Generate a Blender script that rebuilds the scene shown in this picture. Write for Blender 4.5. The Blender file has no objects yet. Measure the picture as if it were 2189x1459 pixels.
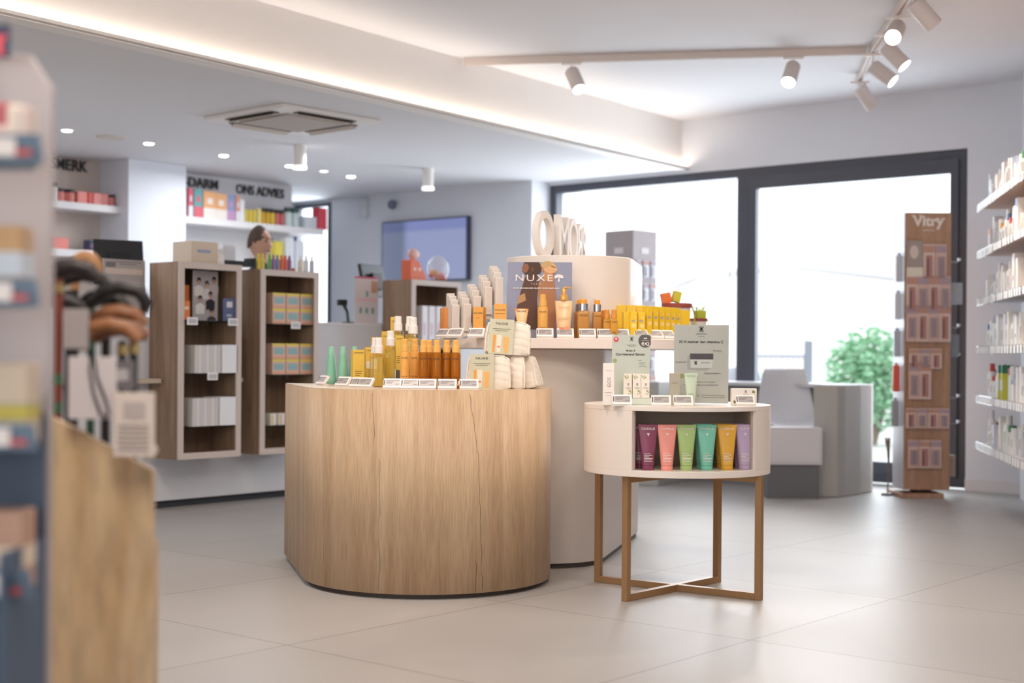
import bpy, math, random
from math import sin, cos, pi, radians as R, atan2, hypot
from mathutils import Vector, Matrix
random.seed(7)
S = bpy.context.scene
COL = S.collection

# ------------------------------------------------------------------ camera, world, light
F, CX, HY, SL = 3040.0, 1094.5, 757.0, 0.007
EYE = 1.05
cam = bpy.data.cameras.new('camera'); camo = bpy.data.objects.new('camera', cam); COL.objects.link(camo)
camo.location = (0, 0, EYE); camo.rotation_euler = (pi/2, -SL, 0)
cam.sensor_width = 36; cam.lens = F/2189*36; cam.shift_y = (HY-729.5)/2189
cam.dof.use_dof = True; cam.dof.focus_distance = 6.25; cam.dof.aperture_fstop = 1.75
cam.clip_end = 200
S.camera = camo
S.view_settings.view_transform = 'Standard'; S.view_settings.look = 'None'
S.view_settings.gamma = 1; S.view_settings.use_curve_mapping = False
S.view_settings.exposure = 0.0
S.cycles.use_denoising = True
S.cycles.max_bounces = 8; S.cycles.diffuse_bounces = 5; S.cycles.transparent_max_bounces = 24
S.cycles.caustics_reflective = False; S.cycles.caustics_refractive = False
S.cycles.sample_clamp_indirect = 6

w = bpy.data.worlds.new('sky'); S.world = w; w.use_nodes = True
bg = w.node_tree.nodes['Background']; bg.inputs[0].default_value = (0.90, 0.95, 1.0, 1); bg.inputs[1].default_value = 2.6

TH = R(40); CT, ST = cos(TH), sin(TH)
def rm(u, v): return (u*CT+v*ST, -u*ST+v*CT)            # room axes -> world
ROOMZ = -TH
def area(loc, rot, sx, sy, e, col):
    l = bpy.data.lights.new('daylight_or_fill', 'AREA'); l.shape = 'RECTANGLE'; l.size = sx; l.size_y = sy; l.energy = e; l.color = col
    o = bpy.data.objects.new('daylight_or_fill', l); COL.objects.link(o); o.location = loc; o.rotation_euler = rot; o['kind'] = 'helper'
    return o
x, y = rm(-6.55, 11.25); area((x, y, 1.45), (R(-90), 0, ROOMZ), 4.0, 2.4, 140, (0.82, 0.91, 1.0))
x, y = rm(-11.9, 10.95); area((x, y, 1.9), (R(-90), 0, ROOMZ), 0.8, 1.5, 45, (0.80, 0.90, 1.0))
x, y = rm(-1.0, -5.3); area((x, y, 1.5), (R(90), 0, ROOMZ), 7.6, 2.2, 90, (1.0, 0.95, 0.90))      # added fill light behind the camera, outside the unseen invented window
# fill lights added over the aisle behind and beside the camera, no fixtures
for (u, v, e) in ((-1.5, 1.0, 62), (-4.2, 3.6, 48), (1.0, 4.5, 36), (-2.6, 6.2, 30)):
    x, y = rm(u, v); area((x, y, 3.1), (0, 0, ROOMZ), 1.6, 0.5, e, (1.0, 0.86, 0.74)).name = 'ceiling_fill'
for (u, v, e) in ((-9.2, 4.5, 46), (-9.3, 8.0, 34)):  # cooler fill without fixtures over the service area
    x, y = rm(u, v); area((x, y, 2.66), (0, 0, ROOMZ), 1.6, 0.5, e, (0.90, 0.95, 1.0)).name = 'ceiling_fill'

# ------------------------------------------------------------------ helpers
def fix(px, py): return px+SL*(py-729.5)-CX, py-SL*(px-CX)-HY
def pt(px, py, Y):
    dx, dy = fix(px, py); return (dx*Y/F, Y, EYE-dy*Y/F)
def onz(px, py, z):
    dx, dy = fix(px, py); Y = (EYE-z)*F/dy; return (dx*Y/F, Y, z)
def zat(py, Y, px=CX): return EYE-fix(px, py)[1]*Y/F
def onu(px, u, py=HY):                                    # point of plane u = const on that column -> (u, v, Y)
    t = fix(px, py)[0]/F; Y = u/(t*CT-ST); return Y*(t*ST+CT), Y
def onv(px, v, py=HY):
    t = fix(px, py)[0]/F; Y = v/(t*ST+CT); return Y*(t*CT-ST), Y

def lin(h):
    h = h.lstrip('#'); c = [int(h[i:i+2], 16)/255 for i in (0, 2, 4)]
    return tuple(x/12.92 if x <= .04045 else ((x+.055)/1.055)**2.4 for x in c)+(1,)
MC = {}
def mat(h, rough=.5, metal=0, em=0, alpha=None, key=None):
    k = (h, rough, metal, em, alpha)
    if k in MC: return MC[k]
    m = bpy.data.materials.new('m_'+h.strip('#')); m.use_nodes = True
    nt = m.node_tree; p = nt.nodes['Principled BSDF']; c = lin(h)
    p.inputs['Base Color'].default_value = c; p.inputs['Roughness'].default_value = rough; p.inputs['Metallic'].default_value = metal
    if em: p.inputs['Emission Color'].default_value = c; p.inputs['Emission Strength'].default_value = em
    n = nt.nodes.new('ShaderNodeTexNoise'); n.inputs['Scale'].default_value = 40
    mp = nt.nodes.new('ShaderNodeMapRange'); mp.inputs[3].default_value = max(.02, rough-.04); mp.inputs[4].default_value = min(1, rough+.05)
    nt.links.new(n.outputs[0], mp.inputs[0]); nt.links.new(mp.outputs[0], p.inputs['Roughness'])
    if alpha is not None:
        out = nt.nodes['Material Output']; tr = nt.nodes.new('ShaderNodeBsdfTransparent'); mx = nt.nodes.new('ShaderNodeMixShader')
        tr.inputs[0].default_value = (1, 1, 1, 1) if alpha < .5 else c
        mx.inputs[0].default_value = alpha; nt.links.new(tr.outputs[0], mx.inputs[1]); nt.links.new(p.outputs[0], mx.inputs[2]); nt.links.new(mx.outputs[0], out.inputs[0])
    MC[k] = m; return m
def N(nt, t, **kw):
    n = nt.nodes.new(t)
    for k, v in kw.items(): setattr(n, k, v)
    return n
def glass(name='glass', tint=(1, 1, 1, 1), refl=1.0):
    m = bpy.data.materials.new(name); m.use_nodes = True; nt = m.node_tree; nt.nodes.clear()
    out = N(nt, 'ShaderNodeOutputMaterial'); mx = N(nt, 'ShaderNodeMixShader'); tr = N(nt, 'ShaderNodeBsdfTransparent'); gl = N(nt, 'ShaderNodeBsdfGlossy')
    tr.inputs[0].default_value = tint; gl.inputs['Roughness'].default_value = .02
    fr = N(nt, 'ShaderNodeFresnel'); fr.inputs[0].default_value = 1.45
    mu = N(nt, 'ShaderNodeMath', operation='MULTIPLY'); mu.inputs[1].default_value = refl
    ge = N(nt, 'ShaderNodeNewGeometry'); iv = N(nt, 'ShaderNodeMath', operation='SUBTRACT'); iv.inputs[0].default_value = 1; nt.links.new(ge.outputs['Backfacing'], iv.inputs[1]); nt.links.new(iv.outputs[0], mu.inputs[1])
    nt.links.new(fr.outputs[0], mu.inputs[0]); nt.links.new(mu.outputs[0], mx.inputs[0]); nt.links.new(tr.outputs[0], mx.inputs[1]); nt.links.new(gl.outputs[0], mx.inputs[2]); nt.links.new(mx.outputs[0], out.inputs[0])
    return m
GLASS = glass(); ACRYL = glass('acrylic', (.93, .95, .95, 1)); SHELFGLASS = glass('shelf_glass', (.62, .74, .72, 1))
def ramp(nt, stops):
    r = N(nt, 'ShaderNodeValToRGB'); e = r.color_ramp.elements
    while len(e) < len(stops): e.new(.5)
    for i, (p, c) in enumerate(stops): e[i].position = p; e[i].color = lin(c) if isinstance(c, str) else (c, c, c, 1)
    return r
def wood(name, c0, c1, c2, sc=(28, 28, 1.1), uv=False, rough=.5, rings=.25, cracks=()):
    m = bpy.data.materials.new(name); m.use_nodes = True; nt = m.node_tree; p = nt.nodes['Principled BSDF']; L = nt.links.new
    tc = N(nt, 'ShaderNodeTexCoord'); src = tc.outputs['UV' if uv else 'Object']
    mp = N(nt, 'ShaderNodeMapping'); mp.inputs['Scale'].default_value = sc; L(src, mp.inputs[0])
    n1 = N(nt, 'ShaderNodeTexNoise'); n1.inputs['Scale'].default_value = 1; n1.inputs['Detail'].default_value = 8; n1.inputs['Roughness'].default_value = .62; L(mp.outputs[0], n1.inputs[0])
    mp2 = N(nt, 'ShaderNodeMapping'); mp2.inputs['Scale'].default_value = tuple(s*rings for s in sc); L(src, mp2.inputs[0])
    n2 = N(nt, 'ShaderNodeTexNoise'); n2.inputs['Scale'].default_value = 1; n2.inputs['Detail'].default_value = 2; L(mp2.outputs[0], n2.inputs[0])
    ml = N(nt, 'ShaderNodeMath', operation='MULTIPLY'); ml.inputs[1].default_value = 14; L(n2.outputs[0], ml.inputs[0])
    fr = N(nt, 'ShaderNodeMath', operation='PINGPONG'); fr.inputs[1].default_value = 1; L(ml.outputs[0], fr.inputs[0])
    a = N(nt, 'ShaderNodeMix'); a.inputs[0].default_value = .3; L(n1.outputs[0], a.inputs[2]); L(fr.outputs[0], a.inputs[3])
    b = N(nt, 'ShaderNodeMix'); b.inputs[0].default_value = .4; L(a.outputs[0], b.inputs[2]); L(n2.outputs[0], b.inputs[3])
    r = ramp(nt, [(.28, c0), (.5, c1), (.72, c2)]); L(b.outputs[0], r.inputs[0])
    # fine pores
    mp3 = N(nt, 'ShaderNodeMapping'); mp3.inputs['Scale'].default_value = tuple(s*(12 if uv else 7) if i < (1 if uv else 2) else s*9 for i, s in enumerate(sc)); L(src, mp3.inputs[0])
    n3 = N(nt, 'ShaderNodeTexNoise'); n3.inputs['Scale'].default_value = 1; n3.inputs['Detail'].default_value = 3; L(mp3.outputs[0], n3.inputs[0])
    pr = N(nt, 'ShaderNodeMapRange'); pr.inputs[1].default_value = .36; pr.inputs[2].default_value = .60; pr.inputs[3].default_value = .81; pr.inputs[4].default_value = 1.0; L(n3.outputs[0], pr.inputs[0])
    mm = N(nt, 'ShaderNodeMix', data_type='RGBA', blend_type='MULTIPLY'); mm.inputs[0].default_value = 1; L(r.outputs[0], mm.inputs[6]); L(pr.outputs[0], mm.inputs[7])
    outc = mm.outputs[2]
    if cracks:
        sx = N(nt, 'ShaderNodeSeparateXYZ'); L(src, sx.inputs[0])
        for (u0, slope, v0, v1, wd, st) in cracks:      # crack line u = u0 + slope*(v-v1) + wobble between heights v0..v1
            wn = N(nt, 'ShaderNodeTexNoise'); wn.noise_dimensions = '1D'; wn.inputs['Scale'].default_value = 7; wn.inputs['Detail'].default_value = 4
            aa = N(nt, 'ShaderNodeMath', operation='ADD'); aa.inputs[1].default_value = u0*9; L(sx.outputs[1], aa.inputs[0]); L(aa.outputs[0], wn.inputs['W'])
            def M(op, x, yv):
                q = N(nt, 'ShaderNodeMath', operation=op)
                for i, z in enumerate((x, yv)):
                    if z is None: continue
                    if isinstance(z, (int, float)): q.inputs[i].default_value = z
                    else: L(z, q.inputs[i])
                return q.outputs[0]
            wob = M('MULTIPLY', M('SUBTRACT', wn.outputs[0], .5), .02)
            line = M('ADD', M('MULTIPLY', M('SUBTRACT', sx.outputs[1], v1), slope), wob)
            d = M('ABSOLUTE', M('SUBTRACT', M('SUBTRACT', sx.outputs[0], u0), line), None)
            wv = M('MULTIPLY', wn.outputs[0], wd*2)
            k = M('LESS_THAN', d, wv); k = M('MULTIPLY', k, M('GREATER_THAN', sx.outputs[1], v0)); k = M('MULTIPLY', k, M('LESS_THAN', sx.outputs[1], v1)); k = M('MULTIPLY', k, st)
            mc = N(nt, 'ShaderNodeMix', data_type='RGBA'); L(k, mc.inputs[0]); L(outc, mc.inputs[6]); mc.inputs[7].default_value = lin('#4d3a36'); outc = mc.outputs[2]
    L(outc, p.inputs['Base Color']); p.inputs['Roughness'].default_value = rough
    bp = N(nt, 'ShaderNodeBump'); bp.inputs['Strength'].default_value = .08; bp.inputs['Distance'].default_value = .002; L(n1.outputs[0], bp.inputs['Height']); L(bp.outputs[0], p.inputs['Normal'])
    return m

class MB:
    def __init__(s): s.v = []; s.f = []; s.uv = None; s.sm = set()
    def add(s, vs, fs, smooth=False):
        b = len(s.v); s.v += [tuple(p) for p in vs]
        for q in fs:
            if smooth: s.sm.add(len(s.f))
            s.f.append(tuple(i+b for i in q))
        return s
    def box(s, x0, x1, y0, y1, z0, z1, rz=0, c=None, M=None):
        vs = [(x, y, z) for z in (z0, z1) for x, y in ((x0, y0), (x1, y0), (x1, y1), (x0, y1))]
        if rz:
            cx, cy = c if c else ((x0+x1)/2, (y0+y1)/2)
            vs = [(cx+(x-cx)*cos(rz)-(y-cy)*sin(rz), cy+(x-cx)*sin(rz)+(y-cy)*cos(rz), z) for x, y, z in vs]
        if M: vs = [M @ Vector(p) for p in vs]
        return s.add(vs, [(3, 2, 1, 0), (4, 5, 6, 7), (0, 1, 5, 4), (1, 2, 6, 5), (2, 3, 7, 6), (3, 0, 4, 7)])
    def prism(s, out, z0, z1, smooth=False):
        n = len(out); vs = [(x, y, z0) for x, y in out]+[(x, y, z1) for x, y in out]
        s.add(vs, [tuple(range(n-1, -1, -1)), tuple(range(n, 2*n))]); b = len(s.v)-2*n
        for i in range(n):
            j = (i+1) % n
            if smooth: s.sm.add(len(s.f))
            s.f.append((b+i, b+j, b+n+j, b+n+i))
        return s
    def vprism(s, out, y0, y1):                # outline in x,z extruded along y
        n = len(out); vs = [(x, y0, z) for x, z in out]+[(x, y1, z) for x, z in out]
        fs = [tuple(range(n)), tuple(range(2*n-1, n-1, -1))]+[((i+1) % n, i, n+i, n+(i+1) % n) for i in range(n)]
        return s.add(vs, fs)
    def loft(s, rings, cap=True, smooth=True, closed=True):
        n = len(rings[0]); vs = [p for r in rings for p in r]; fs = []
        for k in range(len(rings)-1):
            for i in range(n if closed else n-1):
                j = (i+1) % n; fs.append((k*n+i, k*n+j, (k+1)*n+j, (k+1)*n+i))
        s.add(vs, fs, smooth)
        if cap:
            b = len(s.v)-len(vs); s.f.append(tuple(b+i for i in range(n-1, -1, -1))); s.f.append(tuple(b+len(vs)-n+i for i in range(n)))
        return s
    def lathe(s, prof, n=20, cx=0, cy=0, ex=1, ey=1, M=None):
        rings = []
        for r, z in prof:
            ring = [(cx+r*ex*cos(2*pi*i/n), cy+r*ey*sin(2*pi*i/n), z) for i in range(n)]
            if M: ring = [tuple(M @ Vector(p)) for p in ring]
            rings.append(ring)
        return s.loft(rings)
    def tube(s, path, r, n=8):
        P = [Vector(p) for p in path]; rings = []; rr = r if isinstance(r, (list, tuple)) else [r]*len(P)
        up = None
        for i, p in enumerate(P):
            t = (P[min(i+1, len(P)-1)]-P[max(i-1, 0)]).normalized()
            if up is None: up = Vector((0, 0, 1)) if abs(t.z) < .9 else Vector((0, 1, 0))
            a = t.cross(up)
            if a.length < 1e-4: a = t.orthogonal()
            a.normalize(); b = a.cross(t).normalized(); up = b
            rings.append([tuple(p+rr[i]*(a*cos(2*pi*k/n)+b*sin(2*pi*k/n))) for k in range(n)])
        return s.loft(rings)
    def sphere(s, c, r, n=14, m=9, sc=(1, 1, 1)):
        rings = []
        for k in range(m+1):
            ph = pi*(k/m)*.998+.003; rings.append([(c[0]+r*sc[0]*sin(ph)*cos(2*pi*i/n), c[1]+r*sc[1]*sin(ph)*sin(2*pi*i/n), c[2]-r*sc[2]*cos(ph)) for i in range(n)])
        return s.loft(rings)
    def mesh(s, name):
        me = bpy.data.meshes.new(name); me.from_pydata(s.v, [], s.f); me.validate(); me.update(); 
        if s.sm:
            fl = [i in s.sm for i in range(len(s.f))]
            if len(me.polygons) == len(fl): me.polygons.foreach_set('use_smooth', fl); me.set_sharp_from_angle(angle=R(38))
        return me
    def build(s, name, m, parent=None, loc=(0, 0, 0), rz=0, bevel=0, seg=2, solid=0):
        me = s.mesh(name); me.materials.append(m)
        o = bpy.data.objects.new(name, me); COL.objects.link(o); o.location = loc; o.rotation_euler = (0, 0, rz)
        if parent: o.parent = parent
        if bevel:
            b = o.modifiers.new('bevel', 'BEVEL'); b.width = bevel; b.segments = seg; b.limit_method = 'ANGLE'; b.angle_limit = R(40)
        return o
USED = {}
def tag(o, label=None, cat=None, group=None, kind=None):
    if label:
        o['label'] = label
        if label in USED: print('DUPLABEL', label)
        USED[label] = 1
    if cat: o['category'] = cat
    if group: o['group'] = group
    if kind: o['kind'] = kind
    return o
def empty(name, loc=(0, 0, 0), rz=0):
    o = bpy.data.objects.new(name, None); COL.objects.link(o); o.location = loc; o.rotation_euler = (0, 0, rz); o.empty_display_size = .05; return o
def thing(name, label, cat, loc=(0, 0, 0), rz=0, group=None): return tag(empty(name, loc, rz), label, cat, group)
KIDS = {}
def dup(o, loc, rz=0, label=None, group=None, scale=None):
    def cp(a, par):
        c = a.copy(); COL.objects.link(c)
        if par is not None: c.parent = par
        for ch in list(a.children): cp(ch, c)
        return c
    c = cp(o, None); c.location = loc; c.rotation_euler = (o.rotation_euler[0], o.rotation_euler[1], rz)
    if scale: c.scale = scale
    if label: tag(c, label)
    if group: c['group'] = group
    return c
class Kind:                                     # first placement uses the prototype itself, later ones copies
    def __init__(s, f): s.f = f; s.p = {}
    def put(s, key, args, loc, rz, label, group=None, cat=None):
        if key not in s.p:
            o = s.f(*args); s.p[key] = o; o.location = loc; o.rotation_euler[2] = rz; tag(o, label, cat, group); return o
        return dup(s.p[key], loc, rz, label, group)
ORD = ['first', 'second', 'third', 'fourth', 'fifth', 'sixth', 'seventh', 'eighth', 'ninth', 'tenth', 'eleventh', 'twelfth', 'thirteenth', 'fourteenth', 'fifteenth', 'sixteenth']
def text(name, body, size, m, parent=None, loc=(0, 0, 0), sx=1.0, ext=.0004, align='CENTER', bold=0, mirror=False, rot=None, flat=False, space=1.0):
    cu = bpy.data.curves.new('t', 'FONT'); cu.body = body; cu.size = size; cu.align_x = align; cu.extrude = ext; cu.offset = bold; cu.space_character = space; cu.resolution_u = 3
    to = bpy.data.objects.new('t', cu); COL.objects.link(to)
    dg = bpy.context.evaluated_depsgraph_get(); me = bpy.data.meshes.new_from_object(to.evaluated_get(dg))
    bpy.data.objects.remove(to); bpy.data.curves.remove(cu)
    for v in me.vertices:
        x, y, z = v.co
        v.co = (x*sx*(-1 if mirror else 1), y, z) if flat else (x*sx*(-1 if mirror else 1), -z, y)
    me.materials.clear(); me.materials.append(m); me.name = name
    o = bpy.data.objects.new(name, me); COL.objects.link(o); o.location = loc
    if rot: o.rotation_euler = rot
    if parent: o.parent = parent
    return o
def bars(lines, y, t=.0006):                    # rows of small print: (x0,x1,z,h)
    b = MB()
    for x0, x1, z, h in lines: b.box(x0, x1, y-t, y, z-h/2, z+h/2)
    return b
def arc(cx, cy, r, a0, a1, n): return [(cx+r*cos(a0+(a1-a0)*i/n), cy+r*sin(a0+(a1-a0)*i/n)) for i in range(n+1)]
def stadium(c1, c2, r, n=20):                   # capsule outline from c1 (near) to c2 (far)
    a = atan2(c2[1]-c1[1], c2[0]-c1[0])
    return arc(c2[0], c2[1], r, a-pi/2, a+pi/2, n)+arc(c1[0], c1[1], r, a+pi/2, a+3*pi/2, n)
def rrect(w, d, r, n=4):
    o = []
    for cx, cy, a in ((w/2-r, d/2-r, 0), (-w/2+r, d/2-r, pi/2), (-w/2+r, -d/2+r, pi), (w/2-r, -d/2+r, 1.5*pi)): o += arc(cx, cy, r, a, a+pi/2, n)
    return o
def ring(out, z, k=1, kx=None, ky=None): return [(x*(kx or k), y*(ky or k), z) for x, y in out]

# ------------------------------------------------------------------ materials
WHITE = mat('#efeae6', .6); WALLM = mat('#dcdee4', .75); CEILM = mat('#e0dfe2', .8)
LAQ = mat('#e9dfd6', .35); GREYBODY = mat('#c9c0b9', .45)
BLACK = mat('#1b1c20', .35); DARKF = mat('#484a54', .4); CHROME = mat('#c8c8cc', .15, 1)
OAK = wood('oak_laminate', '#a07c58', '#c2a079', '#d8bb94', (24, 1.3, 1), uv=True, rough=.42)
CABW = wood('cabinet_oak', '#7c6350', '#957a64', '#a88d75', (26, 26, 1.2), rough=.5)
PINE = wood('pine_panel', '#c49f74', '#d6ba93', '#dfc7a4', (5, 5, 1.1), rough=.55, rings=.8)
STANDW = wood('stand_wood', '#a98267', '#ba9075', '#c69d82', (22, 22, 1.0), rough=.45)

# floor: large tiles with thin joints
fm = bpy.data.materials.new('floor_tiles'); fm.use_nodes = True; nt = fm.node_tree; P = nt.nodes['Principled BSDF']; L = nt.links.new
tc = N(nt, 'ShaderNodeTexCoord'); mp = N(nt, 'ShaderNodeMapping'); mp.inputs['Rotation'].default_value = (0, 0, TH); mp.inputs['Location'].default_value = (.3, .2, 0); L(tc.outputs['Object'], mp.inputs[0])
br = N(nt, 'ShaderNodeTexBrick'); br.offset = .0; L(mp.outputs[0], br.inputs[0])
for k, v in (('Scale', 1), ('Mortar Size', .0035), ('Mortar Smooth', .1), ('Brick Width', 1.2), ('Row Height', 1.2), ('Bias', 0)): br.inputs[k].default_value = v
br.inputs['Color1'].default_value = lin('#b3afac'); br.inputs['Color2'].default_value = lin('#adaaa7'); br.inputs['Mortar'].default_value = lin('#85807c')
n1 = N(nt, 'ShaderNodeTexNoise'); n1.inputs['Scale'].default_value = 1.6; n1.inputs['Detail'].default_value = 6; L(tc.outputs['Object'], n1.inputs[0])
mr = N(nt, 'ShaderNodeMapRange'); mr.inputs[3].default_value = .93; mr.inputs[4].default_value = 1.05; L(n1.outputs[0], mr.inputs[0])
mx = N(nt, 'ShaderNodeMix', data_type='RGBA', blend_type='MULTIPLY'); mx.inputs[0].default_value = 1; L(br.outputs[0], mx.inputs[6]); L(mr.outputs[0], mx.inputs[7]); L(mx.outputs[2], P.inputs['Base Color'])
mr2 = N(nt, 'ShaderNodeMapRange'); mr2.inputs[3].default_value = .36; mr2.inputs[4].default_value = .48; L(n1.outputs[0], mr2.inputs[0]); L(mr2.outputs[0], P.inputs['Roughness'])
FLOORM = fm

# ------------------------------------------------------------------ room shell
def struct(name, mb, m, parent=None, bevel=0, loc=(0, 0, 0), rz=0):
    o = mb.build(name, m, parent, loc=loc, rz=rz, bevel=bevel)
    if not parent: o['kind'] = 'structure'
    return o
VW, VT, ZLO, ZHI = 10.88, 10.62, 2.73, 3.18
def rbox(mb, u0, u1, v0, v1, z0, z1):                     # box given in room axes
    return mb.prism([rm(u0, v0), rm(u1, v0), rm(u1, v1), rm(u0, v1)], z0, z1)
wr0 = (3.80, 10.62); wr1 = (3.80-.184*15.5, 10.62-.983*15.5)       # right wall line, not square to the others
struct('floor', MB().prism([rm(-13, -5), rm(6, -5), rm(6, VW+.25), rm(-13, VW+.25)], -.12, 0), FLOORM)
struct('ceiling_lower', MB().prism([rm(-13, -5), rm(-5.99, -5), rm(-7.19, VW+.0), rm(-13, VW+.0)], ZLO, ZLO+.06), CEILM)
struct('ceiling_upper', MB().prism([rm(-5.95, -5), rm(6, -5), rm(6, VW+.25), rm(-7.2, VW+.25)], ZHI, ZHI+.1), CEILM)
bd = MB().prism([rm(-5.99, -5), rm(-5.93, -5), rm(-7.13, VW), rm(-7.19, VW)], ZLO-.001, ZHI)
struct('trim_1', bd, WHITE)                                            # bulkhead face between the two ceilings
lip = MB().prism([rm(-5.93, -5), rm(-5.86, -5), rm(-7.06, VW), rm(-7.13, VW)], ZLO-.004, ZLO+.012)
lip.prism([rm(-5.875, -5), rm(-5.86, -5), rm(-7.06, VW), rm(-7.075, VW)], ZLO, ZLO+.03)
struct('trim_2', lip, WHITE)
led = MB().prism([rm(-5.925, -5), rm(-5.895, -5), rm(-7.095, VW-.02), rm(-7.125, VW-.02)], ZLO+.014, ZLO+.022).build('cove_light_strip', mat('#fff2e2', .5, 0, 15))
tag(led, 'long warm glowing light strip tucked along the lower edge of the ceiling bulkhead', 'light strip')
# window wall (right part, above and beside the glazing)
U0, U1, ZW, ZWB = -8.67, -4.46, 2.70, .02
wl = MB(); rbox(wl, U0-.02, U1, VW, VW+.25, ZW, 3.2); rbox(wl, U1, 0.3, VW, VW+.25, 0, 3.2); rbox(wl, U0-.3, U0, VW, VW+.25, 0, ZW); struct('wall_back', wl, WALLM)
# tv wall with the narrow window at its left end
ua = onv(628, VT)[0]; ub = onv(706, VT)[0]
tw = MB(); rbox(tw, -13, ua, VT, VT+.08, 0, ZLO); rbox(tw, ub, U0-.005, VT, VT+.25, 0, ZLO); rbox(tw, ua, ub, VT, VT+.08, 0, .95); rbox(tw, ua, ub, VT, VT+.08, 2.70, ZLO); struct('wall_television', tw, WALLM)
struct('wall_left', rbox(MB(), -13, -12.8, -5, VT, 0, ZLO), WALLM)
wr = MB(); d = Vector((wr1[0]-wr0[0], wr1[1]-wr0[1])).normalized(); nn = Vector((-d.y, d.x))
if nn.x < 0: nn = -nn
wr.prism([wr0, wr1, (wr1[0]+nn.x*.2, wr1[1]+nn.y*.2), (wr0[0]+nn.x*.2, wr0[1]+nn.y*.2)], 0, 3.2); struct('wall_right', wr, WALLM)
bk = MB(); rbox(bk, -13, -5, -5.2, -5, 0, 3.3); rbox(bk, 3, 6, -5.2, -5, 0, 3.3); rbox(bk, -5, 3, -5.2, -5, 0, .35); rbox(bk, -5, 3, -5.2, -5, 2.7, 3.3); struct('wall_front', bk, WALLM)  # unseen wall, its opening made to admit the added fill light
bb = MB(); rbox(bb, U1+.0, -1.9, VW-.015, VW, 0, .1); struct('baseboard_back', bb, mat('#dddadb', .5), bevel=.004)

def winframe(name, u0, u1, z0, z1, v, bars_, m=DARKF, t=.07, dep=.1):
    r = empty(name); r['kind'] = 'structure'
    fr = MB(); rbox(fr, u0, u0+t, v, v+dep, z0, z1); rbox(fr, u1-t, u1, v, v+dep, z0, z1); rbox(fr, u0+t, u1-t, v, v+dep, z1-t, z1); rbox(fr, u0+t, u1-t, v, v+dep, z0, z0+t)
    fr.build('window_frame', m, r)
    for (c, wd) in bars_: rbox(MB(), c-wd/2, c+wd/2, v-.02, v+dep, z0+t, z1-t).build('mullion', m, r)
    cs = [u0+t]+[c for c, _ in bars_]+[u1-t]
    for i in range(len(cs)-1): rbox(MB(), cs[i]+.01, cs[i+1]-.01, v+.05, v+.058, z0+t, z1-t).build('pane', GLASS, r)
    return r
um = onv(1586, VW)[0]
w1 = winframe('window_1', U0, U1, ZWB, ZW, VW+.02, [(um, .12)], t=.075)
winframe('fill_window', -5, 3, .35, 2.7, -5.15, [(-2.3, .08), (.3, .08)], t=.07)  # unseen window invented for frontal fill
sash = MB(); rbox(sash, um+.06, U1-.075, VW+.0, VW+.06, ZW-.19, ZW-.075); rbox(sash, um+.06, um+.13, VW+.0, VW+.06, ZWB+.075, ZW-.19); rbox(sash, U1-.14, U1-.075, VW, VW+.06, ZWB+.075, ZW-.19); rbox(sash, um+.13, U1-.14, VW, VW+.06, ZWB+.075, ZWB+.17)
sash.build('sliding_sash', mat('#4a4d57', .4), w1)
winframe('window_2', ua, ub, .95, 2.70, VT-.01, [], t=.05, dep=.08)

# ------------------------------------------------------------------ outside
x, y = rm(-6, 25)
struct('ground', MB().prism([rm(-60, VW+.25), rm(30, VW+.25), rm(30, 70), rm(-60, 70)], -.25, -.1), mat('#c4c4c0', .9))
def bush(name, label, cat, c, rx, rz_, h, cols=('#9cc9a4', '#86b383'), n=2600, s=.11):
    root = thing(name, label, cat, c)
    b = MB()
    for i in range(n):
        a = random.uniform(0, 2*pi); q = random.random()**.4; e = math.acos(random.uniform(-1, 1))
        p = Vector((rx*q*sin(e)*cos(a), rz_*q*sin(e)*sin(a), h*.55+h*.45*q*cos(e)))
        M = Matrix.Translation(p) @ Matrix.Rotation(random.uniform(0, 6), 4, 'Z') @ Matrix.Rotation(random.uniform(0, 3), 4, 'X')
        vs = [M @ Vector(v) for v in ((-s/2, 0, 0), (0, -s/4, .02), (s/2, 0, 0), (0, s/4, .02))]
        b.add(vs, [(0, 1, 2, 3)])
    b.build('foliage', mat(cols[0], .8), root)
    t = MB()
    for k in range(5):
        a = k*1.26; t.tube([(0.05*cos(a), .05*sin(a), 0), (.3*rx*cos(a), .3*rz_*sin(a), h*.35), (.5*rx*cos(a), .5*rz_*sin(a), h*.7)], [.03, .02, .01], 6)
    t.build('trunk', mat('#8a7a6a', .9), root); return root
p = pt(1862, 790, 18.5); bush('garden_bush', 'green leafy bush outside behind the right window pane', 'bush', (p[0], 18.5, -.1), .62, .5, 1.55)
p = pt(1640, 820, 17.5); bush('garden_shrub', 'small pale green shrub outside low behind the dark window mullion', 'shrub', (p[0], 17.5, -.1), .35, .3, .95, ('#9cc2a0', '#fff'), 300)
p = pt(1790, 590, 34); bush('distant_tree', 'pale distant tree crown above the white building outside', 'tree', (p[0]-.1, 42, -.1), .75, .7, 3.5, ('#8fb4a8', '#fff'), 700, .2)
p = pt(1700, 600, 30)
hs = thing('white_building', 'bright white low building with shallow gable seen through the window', 'building', (p[0]+.6, 30.5, -.1))
MB().vprism([(-2.6, 0), (2.0, 0), (2.0, 2.75), (-.6, 3.05), (-2.6, 2.8)], 0, 5).build('wall', mat('#f6f3f2', .9), hs)
MB().vprism([(-2.75, 2.8), (-.6, 3.07), (2.15, 2.77), (2.15, 2.85), (-.6, 3.17), (-2.75, 2.9)], -.1, 5.1).build('roof', mat('#dfe0e2', .9), hs)
MB().box(-1.2, -.2, -.03, 0, 0, 2.0).build('garage_door', mat('#e9dcdc', .8), hs)
fz = thing('garden_fence', 'thin grey metal fence with square post outside the window', 'fence', (0, 15.6, -.1))
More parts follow.
